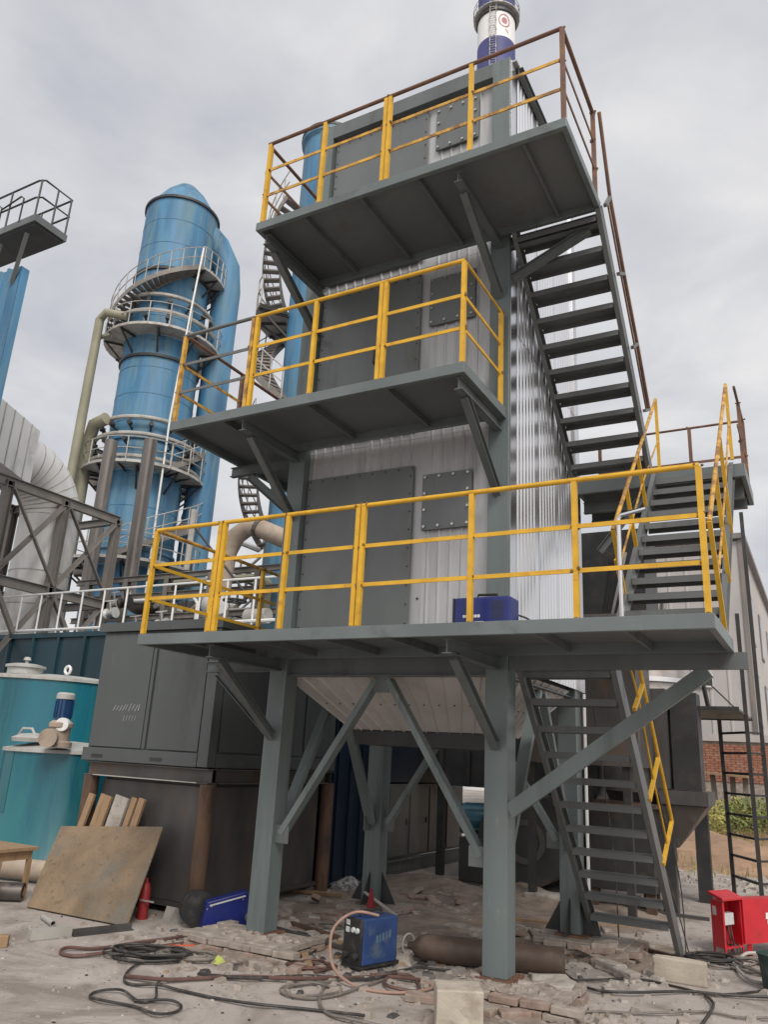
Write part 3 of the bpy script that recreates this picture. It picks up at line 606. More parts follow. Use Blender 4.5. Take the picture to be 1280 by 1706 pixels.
for k in (-.3, .3): mb.tube(base+e*2.1+s_*k+Vector((0,0,55)), base+e*2.05+s_*k+Vector((0,0,74.4)), 0.04, 5)
for i in range(60): mb.tube(base+e*2.08+s_*-.3+Vector((0,0,56+i*.3)), base+e*2.08+s_*.3+Vector((0,0,56+i*.3)), 0.022, 4)
for i in range(14):
    mb.path([base+e*(2.08+.62*math.sin(R(q)))+s_*(-.36*math.cos(R(q)))+Vector((0,0,56.5+i*1.2)) for q in range(0,181,30)], 0.03, 4)
obj('caged_ladder', mb, 'galvpipe', ch)
# round emblem on the white band: red ring and centre, tail below
a = R(-44); em = MB(); em2 = MB()
def onc(u, v, rr=1.885): return (CC[0]+rr*math.cos(a+u/1.87), CC[1]+rr*math.sin(a+u/1.87), 71.3+v)
M['emblem'] = mat('faded red emblem', (0.40, 0.17, 0.18), 0.6, 0, .1)
def blob(ru, rv, n=20): return [onc(ru*math.cos(2*math.pi*i/n), rv*math.sin(2*math.pi*i/n)) for i in range(n)]
o1, o2 = blob(.62, .85), blob(.50, .70); em.add(o1+o2, [(i, (i+1) % 20, 20+(i+1) % 20, 20+i) for i in range(20)])
c0 = blob(.30, .40); em.add([onc(.05, .05)]+c0, [(0, 1+i, 1+(i+1) % 20) for i in range(20)])
em.add([onc(.15, -1.0), onc(.45, -1.35), onc(.40, -1.5), onc(.10, -1.15)], [(0,1,2,3)])
obj('emblem', em, 'emblem', ch)
# corrugated blue casing with a black railed platform, at the left edge
lt = thing('elevator_casing', 'narrow ribbed blue casing carrying a black railed platform at the left edge', 'tower', (-15, 3.3, 0))
obj('casing', ribbed((-16.9, 3.02, 0), (-13.75, 3.02, 0), 4.0, 12.95, (0,-1,0), 0.32, 0.07, .6, .2), 'blue', lt)
obj('casing_core', MB().box(-16.9, 3.03, 0, -13.75, 3.24, 12.94), 'blue', lt)
obj('deck', MB().box(-17, 2.62, 13.76, -13.0, 3.55, 13.95), 'steel', lt)
obj('deck', MB().box(-17, 2.68, 13.70, -13.06, 3.5, 13.755), 'dark', lt)  # thin near-black slab, underside shade put into its colour
for x in (-13.4, -14.4, -15.4): obj('strut', MB().bar((x, 2.75, 13.6), (x-.6, 3.0, 12.5), 0.09, 0.09), 'steel', lt)
mb = MB()
for h in (1.05, .55): mb.path([(-17, 2.65, 13.95+h), (-13.2, 2.65, 13.95+h), (-13.04, 2.72, 13.95+h), (-13.04, 3.52, 13.95+h), (-17, 3.52, 13.95+h)], 0.026, 6)
for x, y in ((-13.1,2.66),(-13.04,3.1),(-13.04,3.5),(-14.2,2.65),(-15.2,2.65),(-14.2,3.52)): mb.tube((x, y, 13.9), (x, y, 15.0), 0.024, 6)
for x in (-13.75, -14.6): mb.path([(x-.7, 2.62, 14.55), (x, 2.62, 14.7), (x+.12, 2.62, 14.6), (x+.12, 2.62, 13.9)], 0.022, 6)
obj('railing', mb, 'dark', lt)
# ============================================================ steel gantry and silver duct
gf = thing('pipe_gantry', 'grey steel gantry frame with crossed braces under the silver duct', 'frame', (-17, 8, 0))
for y in (6.02, 7.95, 10.0):
    for x in (-17, -19.4): obj('column', MB().ibeam((x, y, 0), (x, y, 8.75), 0.24, 0.24, 0.02, (0,1,0)), 'frame', gf)
for z in (8.72, 5.95):
    for x in (-17, -19.4): obj('beam', MB().ibeam((x, 5.2, z), (x, 10.1, z), 0.16, 0.28, 0.02), 'frame', gf)
    for y in (6.02, 7.95, 10.0): obj('beam', MB().ibeam((-17, y, z-.01), (-19.4, y, z-.01), 0.15, 0.24, 0.02), 'frame', gf)
for y0, y1 in ((6.1, 7.9), (8.05, 9.9)):
    for za, zb in ((6.1, 8.5), (8.5, 6.1)): obj('brace', MB().angle((-16.95+.04*(za > 7), y0, za), (-16.95+.04*(za > 7), y1, zb), 0.12, 0.02), 'frame', gf)
    obj('brace', MB().angle((-17, y0, 3.2), (-17, y1, 5.8), 0.12, 0.02), 'frame', gf)
    obj('brace', MB().angle((-16.9, y1, 3.2), (-16.9, y0, 5.8), 0.12, 0.02), 'frame', gf)
sd_ = thing('silver_duct', 'large silver lagged duct bending down through the gantry at left', 'duct', (-17.9, 7.5, 4))
obj('square_duct', MB().add([(-19.2,3.0,10.0),(-17.0,3.0,10.0),(-17.0,3.0,11.7),(-19.2,3.0,11.7),(-18.9,6.8,8.9),(-17.2,6.8,8.9),(-17.2,6.8,10.6),(-18.9,6.8,10.6)], [(0,1,2,3),(4,5,6,7),(0,1,5,4),(1,2,6,5),(2,3,7,6),(3,0,4,7)]), 'silver', sd_)
for i in range(12):
    t = i/12; y = 3.0+3.8*t; zt = 11.7-1.1*t; zb = 10.0-1.1*t; x = -17.0-.2*t
    obj('lagging_seam', MB().bar((x+.012, y, zb), (x+.012, y, zt), 0.02, 0.03, (0,1,0)), 'galvpipe', sd_)
el = [(-18.05, 6.5, 9.78)] + [(-18.05, 6.85+1.45*math.sin(R(q)), 8.3+1.45*math.cos(R(q))) for q in range(0, 91, 7)] + [(-18.05, 8.30, 7.0), (-18.05, 8.30, 4.0), (-18.05, 8.30, 2.0)]
obj('elbow', MB().path(el, 0.86, 32), 'silver', sd_, True)
for q in range(10, 90, 11):
    cpt = Vector((-18.05, 6.85+1.45*math.sin(R(q)), 8.3+1.45*math.cos(R(q)))); dv = Vector((0, math.cos(R(q)), -math.sin(R(q))))
    obj('lagging_seam', MB().lathe([(.855, -.012), (.872, -.012), (.872, .012), (.855, .012)], cpt, 32, axis=dv), 'galvpipe', sd_)
for z in (6.6, 5.6, 4.6): obj('lagging_seam', MB().lathe([(.855, z-.012), (.874, z-.012), (.874, z+.012), (.855, z+.012)], (-18.05, 8.30, 0), 32), 'galvpipe', sd_)
# two bare vertical pipes with elbows in front of the scrubber
for nm, xx, ztop, lab in (('A', -20.3, 12.8, 'left one of two tall bare steel pipes with bent foot before the blue tower'), ('B', -18.2, 12.5, 'right one of two tall bare steel pipes with bent foot before the blue tower')):
    tag(obj('vent_pipe', MB().path([(xx, 12, ztop), (xx, 12, 7.2)] + [(xx+.75-.75*math.cos(R(q)), 12, 7.0-.75*math.sin(R(q))) for q in range(0, 91, 15)] + [(xx+1.6, 12, 6.24)], 0.24, 14), 'darkpipe', None, True), lab, 'pipe', 'tall bare vent pipes')
# ============================================================ dark blue container with white railing
ct = thing('process_container', 'long dark blue steel container behind the teal tanks with white railing on top', 'container', (-15, 8, 0))
obj('body', MB().box(-26, 7.0, 0, -6.6, 10.5, 4.42), 'blue_dk', ct)
obj('top_rim', MB().box(-26.03, 6.94, 4.425, -6.57, 10.55, 4.55), 'blue_dk', ct)
for i in range(20): obj('stiffener', MB().box(-26+i*1.0, 6.93, 0.1, -25.92+i*1.0, 6.998, 4.42), 'blue_dk', ct)
wr = thing('safety_railing', 'white railing along the top of the dark blue container', 'railing', (-14, 7.05, 4.55), 'white railings')
for i in range(19): obj('post', MB().tube((-21+i*.82, 7.05, 4.55), (-21+i*.82, 7.05, 5.65), 0.026, 6), 'white', wr)
for h in (1.1, .1): obj('rail', MB().tube((-21.2, 7.05, 4.55+h), (-6.2, 7.05, 4.55+h), 0.028 if h > .5 else 0.04, 6), 'white', wr, True)
# pipes, tanks, pumps between the container and the blue towers
rnd = random.Random(11)
pk = thing('pipe_rack', 'tangle of grey pipes and beams on the rack between container and blue towers', 'pipe rack', (-15, 11, 0))
for x in (-19, -17.2, -15.4, -13.6, -11.8, -10):
    obj('post', MB().ibeam((x, 11, 0), (x, 11, 7.0), 0.18, 0.18, 0.02, (0,1,0)), 'frame', pk)
for z in (4.9, 5.7, 6.4, 7.0): obj('beam', MB().ibeam((-19.6, 11, z), (-8, 11, z), 0.12, 0.18, 0.02), 'frame', pk)
for i in range(16):
    z = rnd.uniform(4.6, 7.4); y = rnd.uniform(10.6, 12.4); x0 = rnd.uniform(-20, -13); L = rnd.uniform(3, 7); r = rnd.choice((.06,.08,.1,.14))
    obj('pipe', MB().path([(x0, y, z-1.5), (x0, y, z-.2), (x0+.2, y, z), (x0+L, y, z), (x0+L+.2, y, z-.2), (x0+L+.2, y, z-1.2)], r, 8), rnd.choice(('galvpipe','beige','olive','darkpipe','frame','white')), pk, True)
for i in range(9):
    x = rnd.uniform(-18.5, -9); z = rnd.uniform(4.7, 6.2); y = rnd.uniform(9.9, 10.6)
    obj('valve', MB().lathe([(0,-.2),(.17,-.2),(.17,-.16),(.1,-.12),(.1,.12),(.17,.16),(.17,.2),(0,.2)], (x, y, z), 12, axis=(1,0,.1)).tube((x, y, z), (x, y-.1, z+.35), .03, 6).lathe([(.16,0),(.18,.01),(.18,.03),(.16,.04)], (x, y-.1, z+.35), 12, axis=(0,-.3,1)), rnd.choice(('galvpipe','silver','dark')), pk, True)
hv = thing('horizontal_vessel', 'long dark horizontal vessel on the pipe rack behind the container', 'vessel', (-15.5, 13.5, 5))
obj('shell', MB().lathe([(0,0),(.5,.05),(.75,.25),(.75,7.2),(.5,7.4),(0,7.45)], (-19.6,13.6,5.3), 28, axis=(1,0,0)), 'frame', hv, True)
for x in (-18.6,-16.2,-13.8): obj('saddle', MB().box(x-.15,13.1,0,x+.15,14.1,4.8), 'dark', hv)
md = thing('mezzanine_deck', 'dark steel mezzanine deck with stacked machinery behind the container', 'platform', (-14, 15, 4))
obj('deck', MB().box(-20.5,11.3,4.3,-8.2,16.5,4.45), 'dark', md)
for i in range(9): obj('column', MB().bar((-20+i*1.4,11.4,0),(-20+i*1.4,11.4,4.3),.2,.2), 'dark', md)
rnd = random.Random(21)
for i in range(34):
    x = rnd.uniform(-19,-9.4); y = rnd.uniform(13.9,16); w = rnd.uniform(.3,1.3); h = rnd.uniform(1.0,4.2 if x > -15.5 else 2.6)
    if i % 3: obj('machine_box', MB().box(x,y,4.45,x+w,y+.8,4.45+h), rnd.choice(('frame','dark','rust','raw','darkpipe')), md, False, .02)
    else: obj('machine_drum', MB().lathe([(0,4.46),(w*.5,4.46),(w*.5,4.4+h),(w*.3,4.5+h),(0,4.52+h)], (x,y,0), 16), rnd.choice(('beige','galvpipe','darkpipe','blue_dk')), md, True)
for i in range(44):
    x = rnd.uniform(-19,-9.5); y = rnd.uniform(11.6,14.5); z = rnd.uniform(4.8,8.6); a_ = rnd.choice(((1,0,0),(0,1,0),(0,0,1),(.7,0,.5))); L_ = rnd.uniform(.8,3)
    p_ = Vector((x,y,z)); obj('service_pipe', MB().tube(p_, p_+Vector(a_)*L_, rnd.choice((.04,.05,.07,.1)), 8), rnd.choice(('beige','galvpipe','darkpipe','dark','rust','olive','white')), md, True)
be = thing('lagged_elbow_pipe', 'thick beige lagged pipe arching over behind the left end of the lowest platform', 'pipe', (-12.2, 10, 0))
obj('pipe', MB().path([(-12.28,10,3),(-12.27,10,6.6),(-12.2,10,7.3),(-11.95,10,7.75),(-11.55,10,7.98),(-11.1,10,7.9),(-10.3,10,7.55),(-8.8,10,6.9)], 0.27, 16), 'beige', be, True)
obj('clamp', MB().lathe([(.27,-.06),(.31,-.06),(.31,.06),(.27,.06)], (-11.1,10,7.9), 16, axis=(.9,0,-.42)), 'darkpipe', be)
mt = thing('process_pump', 'round silver pump with hand wheel seen through the lowest platform railing', 'pump', (-11.2, 8.8, 5))
obj('casing', MB().lathe([(0,-.3),(.25,-.3),(.34,-.15),(.34,.15),(.25,.3),(0,.3)], (-11.75, 9.2, 5.55), 20, axis=(1,-.4,0)), 'silver', mt, True)
obj('hand_wheel', MB().path(helix((-10.9, 9.0), .3, 0, 360, 5.6, 5.6, 18)[:-1], .03, 6, True).tube((-11.2,9,5.6),(-10.6,9,5.6),.02,5).tube((-10.9,8.7,5.6),(-10.9,9.3,5.6),.02,5), 'dark', mt)
obj('base', MB().box(-12.3, 8.8, 4.56, -9.6, 9.4, 4.85), 'silver', mt)
obj('motor', MB().tube((-10.6,9.2,5.2),(-9.9,9.2,5.2),.2,14), 'galvpipe', mt, True)
# ============================================================ teal glass fibre tanks
def frp_tank(label, c, r, h, z0=0.0):
    t = thing('glass_fibre_tank', label, 'tank', (c[0], c[1], z0), 'teal tanks')
    obj('shell', MB().lathe([(r+.03, z0), (r+.03, z0+.12), (r, z0+.16), (r, z0+h)], (*c, 0), 64), 'tank', t, True)
    obj('lid', MB().lathe([(r+.035, z0+h-.03), (r+.035, z0+h+.02), (r*.5, z0+h+.13), (0, z0+h+.16)], (*c, 0), 48), 'tank_rim', t, True)
    return t
tb = frp_tank('larger teal glass fibre tank with pale lid at the left edge', (-10.3, 3.4), 1.75, 2.85)
obj('manhole', MB().lathe([(.30, 2.92), (.30, 3.04), (.34, 3.04), (.34, 3.08), (.2, 3.11), (0, 3.11)], (-9.9, 2.35, 0), 24).tube((-9.9,2.35,3.09),(-9.9,2.35,3.18),.03,6).lathe([(0,3.17),(.07,3.18),(.05,3.23),(0,3.24)],(-9.9,2.35,0),10), 'tank_rim', tb, True)
obj('lifting_eye', MB().path([(-9.1+.07*math.cos(R(q)), 2.6, 3.03+.07*math.sin(R(q))) for q in range(0,360,40)], .025, 6, True), 'white', tb)
ts = frp_tank('smaller teal glass fibre tank with agitator on its lid, front of the two', (-8.55, 2.50), 1.02, 1.68)
obj('hatch_lid', MB().lathe([(.32, 1.80), (.34, 1.86), (.2, 1.92), (0, 1.94)], (-8.65, 1.80, 0), 24).path([(-8.9,1.7,1.9),(-8.82,1.7,2.0),(-8.6,1.7,2.0),(-8.5,1.7,1.9)], .02, 6), 'tank_rim', ts, True)
obj('patch_sheet', MB().lathe([(1.026, .75), (1.026, 1.66)], (-8.55, 2.50, 0), 20, R(-160), R(-95)), 'tank', ts, True)
ag = thing('tank_agitator', 'blue motor and gearbox of the agitator standing on the smaller tank', 'motor', (-7.87, 1.64, 1.78))
obj('gearbox', MB().lathe([(.2,1.74),(.2,1.82),(.15,1.84),(.15,2.02),(.18,2.04),(.18,2.1),(.13,2.14),(0,2.15)], (-7.87,1.64,0), 20), 'beige', ag, True)
obj('flange', MB().lathe([(0,-.16),(.14,-.16),(.14,-.10),(.10,-.08),(.10,.1),(0,.1)], (-7.83,1.47,1.87), 16, axis=(-.5,.86,0)), 'beige', ag, True)
obj('terminal_disc', MB().lathe([(0,-.05),(.10,-.05),(.10,.05),(0,.05)], (-7.76,1.58,2.08), 20, axis=(-.5,.86,0)), 'white', ag, True)
M['motor_blue'] = mat('motor blue', (0.012, 0.05, 0.14), 0.4, 0, .15, 5)
mb = MB().lathe([(.125,2.15),(.125,2.46),(0,2.46)], (-7.87,1.64,0), 18)
for i in range(12):
    q = R(30*i); mb.bar((-7.87+.13*math.cos(q),1.64+.13*math.sin(q),2.18),(-7.87+.13*math.cos(q),1.64+.13*math.sin(q),2.44),.012,.02)
obj('motor', mb, 'motor_blue', ag)
obj('fan_cowl', MB().lathe([(.14,2.46),(.14,2.53),(.11,2.56),(0,2.56)], (-7.87,1.64,0), 18), 'tank_rim', ag, True)
# ============================================================ buildings at the far right
bd = thing('factory_building', 'long pale grey sheet clad factory building at the right edge', 'building', (0, 40, 0))
obj('wall', ribbed((-9, 23, 0), (0.38, 23, 0), 0, 10.0, (0,-1,0), 0.6, 0.03, .8, .08), 'wall_grey', bd)
obj('wall', ribbed((0.40, 23, 0), (0.40, 70, 0), 0, 10.05, (1,0,0), 0.6, 0.03, .8, .08), 'wall_grey', bd)
obj('roof', MB().box(-9.2, 22.8, 10.06, 0.62, 70, 10.25), 'frame', bd)
obj('corner_trim', MB().box(0.36, 22.93, 0, 0.50, 22.995, 10.0), 'frame', bd)
for i in range(9):
    for z in (3.6, 6.6):
        w = obj('window', MB().box(0.42, 25+i*4.6, z, 0.47, 26.3+i*4.6, z+1.9), 'frame', bd); obj('pane', MB().box(0.471, 25.1+i*4.6, z+.1, 0.476, 26.2+i*4.6, z+1.8), 'glass', w)
for x, z in ((-1.85, 7.1), (-1.85, 6.4), (-3.2, 7.1), (-.9, 5.0), (-2.6, 4.2)):
    w = obj('window', MB().box(x-.5, 22.90, z-.22, x+.1, 22.96, z+.22), 'white', bd); obj('pane', MB().box(x-.16, 22.885, z-.16, x+.08, 22.899, z+.16), 'glass', w)
bw = thing('brick_wall', 'low red brick wall with pale coping beyond the black ladder', 'wall', (0, 21, 0))
obj('coping', MB().box(-8, 20.9, 2.9, 1.2, 21.3, 3.12), 'wall_grey', bw)
mesh_b = None; k = 0
obj('mortar', MB().box(-8, 21.0, 0, 1.15, 21.25, 2.895), 'brick_grey', bw)
for row in range(15):
    for i in range(15):
        x = -2.6+i*.25+(row % 2)*.125
        if x > 0.9: continue
        if mesh_b is None:
            o = obj('brick', MB().box(-.116,-.02,-.033,.116,.02,.033), 'redbrick', bw); mesh_b = o.data; o.location = (x, 20.985, 1.72+row*.075)
        else:
            o = bpy.data.objects.new('brick', mesh_b); COL.objects.link(o); setpar(o, bw); o.location = (x, 20.985, 1.72+row*.075)
ps = thing('timber_shed', 'small broken timber shed below the brick wall', 'shed', (-0.6, 17.5, 0))
obj('roof_board', MB().bar((-1.4,17.6,1.95),(0.6,17.2,1.85),.7,.05), 'wood', ps)
for x in (-1.3,-1.0,-.75,-.3,.1,.4): obj('plank', MB().bar((x,17.4,0.3),(x+rnd.uniform(-.1,.1),17.4,1.88),.14,.04,(0,1,0)), 'frame', ps)
def bush(label, c, r, h, seed, m='leaf', n=900):
    rr = random.Random(seed); b = thing('bush', label, 'bush', (c[0], c[1], c[2]), 'bushes on the bank')
    mb = MB(); ms = MB()
    for i in range(9): 
        q = rr.uniform(0, 6.28); ms.path([(c[0], c[1], c[2]-.1), (c[0]+r*.4*math.cos(q), c[1]+r*.4*math.sin(q), c[2]+h*.5), (c[0]+r*.7*math.cos(q), c[1]+r*.7*math.sin(q), c[2]+h*rr.uniform(.6,.95))], [.02,.014,.006], 5)
    for i in range(n):
        q = rr.uniform(0, 6.28); d = r*math.sqrt(rr.random()); zz = h*rr.random()*(1-.5*(d/r)**2); p = Vector((c[0]+d*math.cos(q), c[1]+d*math.sin(q), c[2]+zz))
        u = Vector((rr.uniform(-1,1), rr.uniform(-1,1), rr.uniform(-.2,1))).normalized()*rr.uniform(.05,.12); w = u.orthogonal().normalized()*u.length*.35
        mb.add([p, p+u*.5+w, p+u, p+u*.5-w], [(0,1,2,3)])
    obj('stems', ms, 'wood', b); obj('leaves', mb, m, b)
bush('yellow green bush left of the black ladder', (-.55, 14.6, .55), .75, .85, 1, 'grass', 1500)
bush('green bush seen between the rungs of the black ladder', (.75, 15.6, .6), .85, .8, 2, 'leaf', 1500)
bush('low dry bush under the timber shed', (.2, 16.6, .7), .8, .6, 4, 'grass', 900)
bush('low bush to the right of the black ladder', (2.0, 15.5, .5), .8, .7, 5, 'leaf', 900)
# ============================================================ grey cabinet on rusty frame (left)
M['cabgrey'] = mat('dark grey cabinet paint', (0.078, 0.088, 0.088), 0.42, 0, .16, 1.2, (0.058, 0.064, 0.063), .35, 2, 4, .06, 3, .5, ((0.14,0.14,0.13), .18, 5, 5))
M['chalk'] = mat('chalk', (0.35, 0.36, 0.36), 0.9, 0, .3, 30)
cb = thing('grey_machine_cabinet', 'large dark grey sheet metal cabinet standing on a rusty frame at left', 'cabinet', (-5, 2, 1.6))
obj('body', MB().box(-6.02, 0.60, 1.66, -3.97, 3.4, 3.28), 'cabgrey', cb)
obj('roof_rim', MB().box(-6.07, 0.52, 3.285, -3.90, 3.45, 3.40), 'cabgrey', cb)
for x0, x1 in ((-6.0, -5.06), (-4.98, -4.12)): obj('door_panel', MB().box(x0+.03, 0.565, 1.80, x1, 0.597, 3.25), 'cabgrey', cb, bevel=.006)
obj('corner_post', MB().box(-4.09, 0.55, 1.63, -3.93, 0.70, 3.28), 'cabgrey', cb, bevel=.006)
obj('corner_post', MB().box(-5.045, 0.572, 1.80, -4.995, 0.598, 3.25), 'cabgrey', cb)
obj('base_rail', MB().box(-6.06, 0.548, 1.625, -4.10, 0.70, 1.785), 'cabgrey', cb, bevel=.006)
obj('base_rail', MB().box(-4.0, 0.71, 1.625, -3.93, 3.4, 1.785), 'cabgrey', cb, bevel=.006)
for y0, y1 in ((0.76, 1.6), (1.68, 2.5), (2.58, 3.36)): obj('side_panel', MB().box(-3.968, y0, 1.81, -3.945, y1, 3.24), 'cabgrey', cb, bevel=.004)
for x in (-5.78, -4.75): obj('lifting_slot', MB().box(x-.1, 0.543, 1.665, x+.1, 0.5475, 1.705), 'dark', cb)
ck = MB(); rnd = random.Random(3)
for i in range(9): ck.bar((-5.62+i*.055, .562, 2.26+rnd.uniform(-.01,.01)), (-5.59+i*.055+rnd.uniform(-.01,.02), .562, 2.33+rnd.uniform(-.02,.02)), .009, .004, (0,1,0))
for i in range(5): ck.bar((-5.42+i*.05, .562, 2.12+rnd.uniform(-.02,.02)), (-5.40+i*.05, .562, 2.20), .005, .004, (0,1,0))
kind(obj('chalk_marks', ck, 'chalk', cb), 'stuff')
rf = thing('rusty_steel_frame', 'rusty tube legged steel frame below the dark grey cabinet', 'frame', (-5, 2, 0))
for x, y in ((-3.97,.66),(-5.93,.66),(-3.97,3.3),(-5.93,3.3)):
    lg = obj('leg', MB().tube((x, y, 0.02), (x, y, 1.44), 0.095, 18), 'rust', rf, True); obj('foot_plate', MB().lathe([(0,.0),(.15,.0),(.15,.02),(0,.02)], (x, y, 0), 18), 'stone', lg)
for a, b in (((-6.0,.66),(-3.92,.66)),((-6.0,3.3),(-3.92,3.3)),((-3.97,.78),(-3.97,3.2)),((-5.93,.78),(-5.93,3.2))):
    obj('beam', MB().ibeam((a[0],a[1],1.53),(b[0],b[1],1.53),.16,.17,.014), 'raw', rf)
obj('dark_gap_fill', MB().box(-5.78,.77,.12,-4.07,3.2,1.61), 'dark', rf)  # added near-black block, paints the gap below the cabinet as dark shade
obj('weld_seam', MB().bar((-5.83,.575,1.452),(-4.08,.575,1.452),.012,.012), 'galvpipe', rf)
obj('front_sheet', MB().box(-5.80, 0.74, 0.13, -4.12, 0.75, 1.40), 'raw', rf)
obj('side_sheet', MB().box(-4.06, 0.80, 0.13, -4.05, 3.18, 1.40), 'raw', rf)
obj('sheet_edge', MB().box(-4.15, .725, .12, -4.11, .739, 1.40), 'rust', rf)
for z in (.10,): obj('sill', MB().bar((-5.85,.72,z),(-4.07,.72,z),.07,.05), 'raw', rf); obj('sill', MB().bar((-4.03,.8,.12),(-4.03,3.2,.12),.07,.05), 'raw', rf)
# leaning rusty plate, boards and red bottle
M['rustplate'] = mat('scaly rusty plate', (0.195, 0.14, 0.088), 0.8, 0.0, .4, 2.0, (0.15, 0.14, 0.118), .45, 2.4, 0, .9, 24, .5, ((0.10,0.07,0.045), .35, 14, 1))
pl = MB().prism([(-5.70,-0.19,0.012),(-4.15,-0.15,0.012),(-4.43,0.50,0.935),(-6.16,0.50,0.80)], (0.0,-0.014,0.008))
o = obj('steel_plate', pl, 'rustplate'); tag(o, 'big rusty steel plate leaning against the frame under the cabinet', 'plate')
for i, (bx, wd, lb) in enumerate(((-5.78,.10,'leftmost pale board leaning behind the rusty plate'),(-5.52,.20,'wide brown board leaning second from the left behind the rusty plate'),(-5.24,.24,'wide grey board leaning in the middle behind the rusty plate'),(-5.03,.09,'narrow board leaning second from the right behind the rusty plate'),(-4.90,.10,'rightmost board leaning behind the rusty plate'))):
    p0 = (bx-.20, .42, .02); p1 = (bx+.0, .58, 1.22)
    tag(obj('timber_board', MB().bar(p0, p1, wd, .035, (0,-1,.4)), 'wood' if i != 2 else 'stone'), lb, 'board', 'boards behind the rusty plate')
rb = thing('red_gas_bottle', 'red bottle standing behind the right edge of the rusty plate', 'bottle', (-4.24, .2, 0))
obj('body', MB().lathe([(0,0),(.055,0),(.06,.02),(.06,.30),(.04,.36),(.02,.38),(.02,.42),(0,.42)], (-4.38,.28,0), 18), mat('dull red', (.28,.02,.025), .5, 0, .2, 6), rb, True)
obj('bracket', MB().bar((-4.38,.215,.2),(-4.18,.22,.2),.012,.015), 'galvpipe', rb)
tag(obj('bent_tin_scrap', MB().add([(-4.15,.35,0),(-3.95,.22,0),(-3.9,.42,0),(-4.1,.35,.16),(-3.92,.3,.17),(-3.9,.45,.12)], [(0,1,4,3),(1,2,5,4)]), 'galvpipe'), 'bent scrap of pale sheet metal beside the rusty frame leg', 'scrap')
# wooden stool with a strap of lagged pipes below
st = thing('wooden_stool', 'small wooden workbench stool at the left edge by the teal tank', 'stool', (-6.3, -.1, 0))
obj('top', MB().box(-6.9,-.42,.56,-6.05,.12,.60), 'wood', st, bevel=.004)
obj('apron', MB().box(-6.85,-.38,.46,-6.1,.08,.555), 'wood', st)
for x, y in ((-6.12,-.35),(-6.12,.06),(-6.82,-.35),(-6.82,.06)): obj('leg', MB().bar((x,y,0),(x,y,.46),.05,.05), 'wood', st)
for i, (a, b, r, lb) in enumerate((((-8.0,.7,.16),(-5.7,1.3,.16),.13,'long brown pipe on the floor behind the wooden stool'),((-6.9,-.6,.11),(-6.05,.0,.11),.10,'short fat pipe on the floor under the wooden stool'),((-7.1,-.95,.10),(-6.35,-.5,.10),.10,'short fat pipe on the floor in front of the wooden stool'))):
    n_ = (Vector(b)-Vector(a)); mbp = MB().lathe([(r-.02,0),(r,0),(r,n_.length),(r-.02,n_.length),(r-.02,0)], a, 18, axis=n_)
    tag(obj('pipe_offcut', mbp, 'darkpipe' if i else 'beige', None, True), lb, 'pipe', 'pipe offcuts')
# small steel scrap in front of the plate
tag(obj('box_tube_offcut', MB().ext([(-.045,-.045),(.045,-.045),(.045,.045),(-.045,.045)], (-4.41,-1.17,.048), (-4.27,-.80,.048)), 'galvpipe'), 'square steel tube offcut on the floor before the rusty plate', 'offcut')
tag(obj('angle_bar', MB().angle((-4.27,-.78,.004),(-4.08,-.17,.004),.06,.008), 'raw'), 'rusty angle bar touching the corner of the rusty plate', 'bar')
tag(obj('tube_offcut', MB().lathe([(.024,0),(.03,0),(.03,.4),(.024,.4),(.024,0)], (-5.09,-.47,.031), 12, axis=(.38,-.17,0)), 'galvpipe', None, True), 'short round tube offcut on the floor before the rusty plate', 'offcut')
tag(obj('wood_block', MB().bar((-4.62,-1.72,.05),(-4.34,-1.45,.05),.10,.10), 'wood', None, False, .006), 'dark wooden block on the floor at the left edge', 'block')
# ============================================================ brick footings
def bricks(label, spots, m, name='brick_footing', top=None):
    f = thing(name, label, 'footing', (spots[0][0], spots[0][1], 0), 'brick footings of the tower columns')
    if top: obj('mortar_bed', top, 'brick_grey', f, False, .01)
    me = {}
    for i, (x, y, z, rz, mm) in enumerate(spots):
        if mm not in me:
            o = obj('brick', MB().box(-.12,-.058,-.027,.12,.058,.027), mm, f, False, .007); me[mm] = o.data
        else:
            o = bpy.data.objects.new('brick', me[mm]); COL.objects.link(o); setpar(o, f); mo = o.modifiers.new('bevel','BEVEL'); mo.width = .007; mo.segments = 2
        o.location = (x, y, z); o.rotation_euler = (random.uniform(-.05,.05), random.uniform(-.05,.05), rz)
    return f
def pier(cx, cy, hx, hy, seed, lab, dx=0, dy=0):
    rr = random.Random(seed); sp = []
    for lay in range(2):
        z = .03+lay*.062
        for x in range(int(2*hx/.25)+1):
            xx = cx-hx+.12+x*.25+(lay % 2)*.06
            sp.append((xx+dx, cy-hy-.01+rr.uniform(-.02,.02)+dy, z, rr.uniform(-.08,.08), rr.choice(('brick','brick_grey','brick_grey'))))
        for y in range(int(2*hy/.25)+1):
            for s in (-1, 1): sp.append((cx+s*(hx+.02)+rr.uniform(-.02,.02)+dx, cy-hy+.14+y*.25+dy, z, 1.57+rr.uniform(-.1,.1), rr.choice(('brick','brick_grey'))))
    for k in range(5): sp.append((cx+rr.uniform(-hx-.25,hx+.3), cy-hy-rr.uniform(.12,.3), .03, rr.uniform(0,3), rr.choice(('brick','brick_grey'))))
    top = MB().box(cx-hx+.03+dx, cy-hy+.03+dy, 0, cx+hx-.03+dx, cy+hy-.03+dy, .126)
    bricks(lab, sp, None, top=top)
pier(-.02, .10, .40, .34, 1, 'rough brick footing under the front right column', .08, -.02)
pier(-2.62, .05, .52, .32, 2, 'rough brick footing under the front left column', -.05, -.03)
pier(-.02, 2.40, .45, .36, 3, 'rough brick footing under the back right column', .1, -.02)
pier(-2.61, 2.40, .36, .34, 4, 'rough brick footing under the back left column')
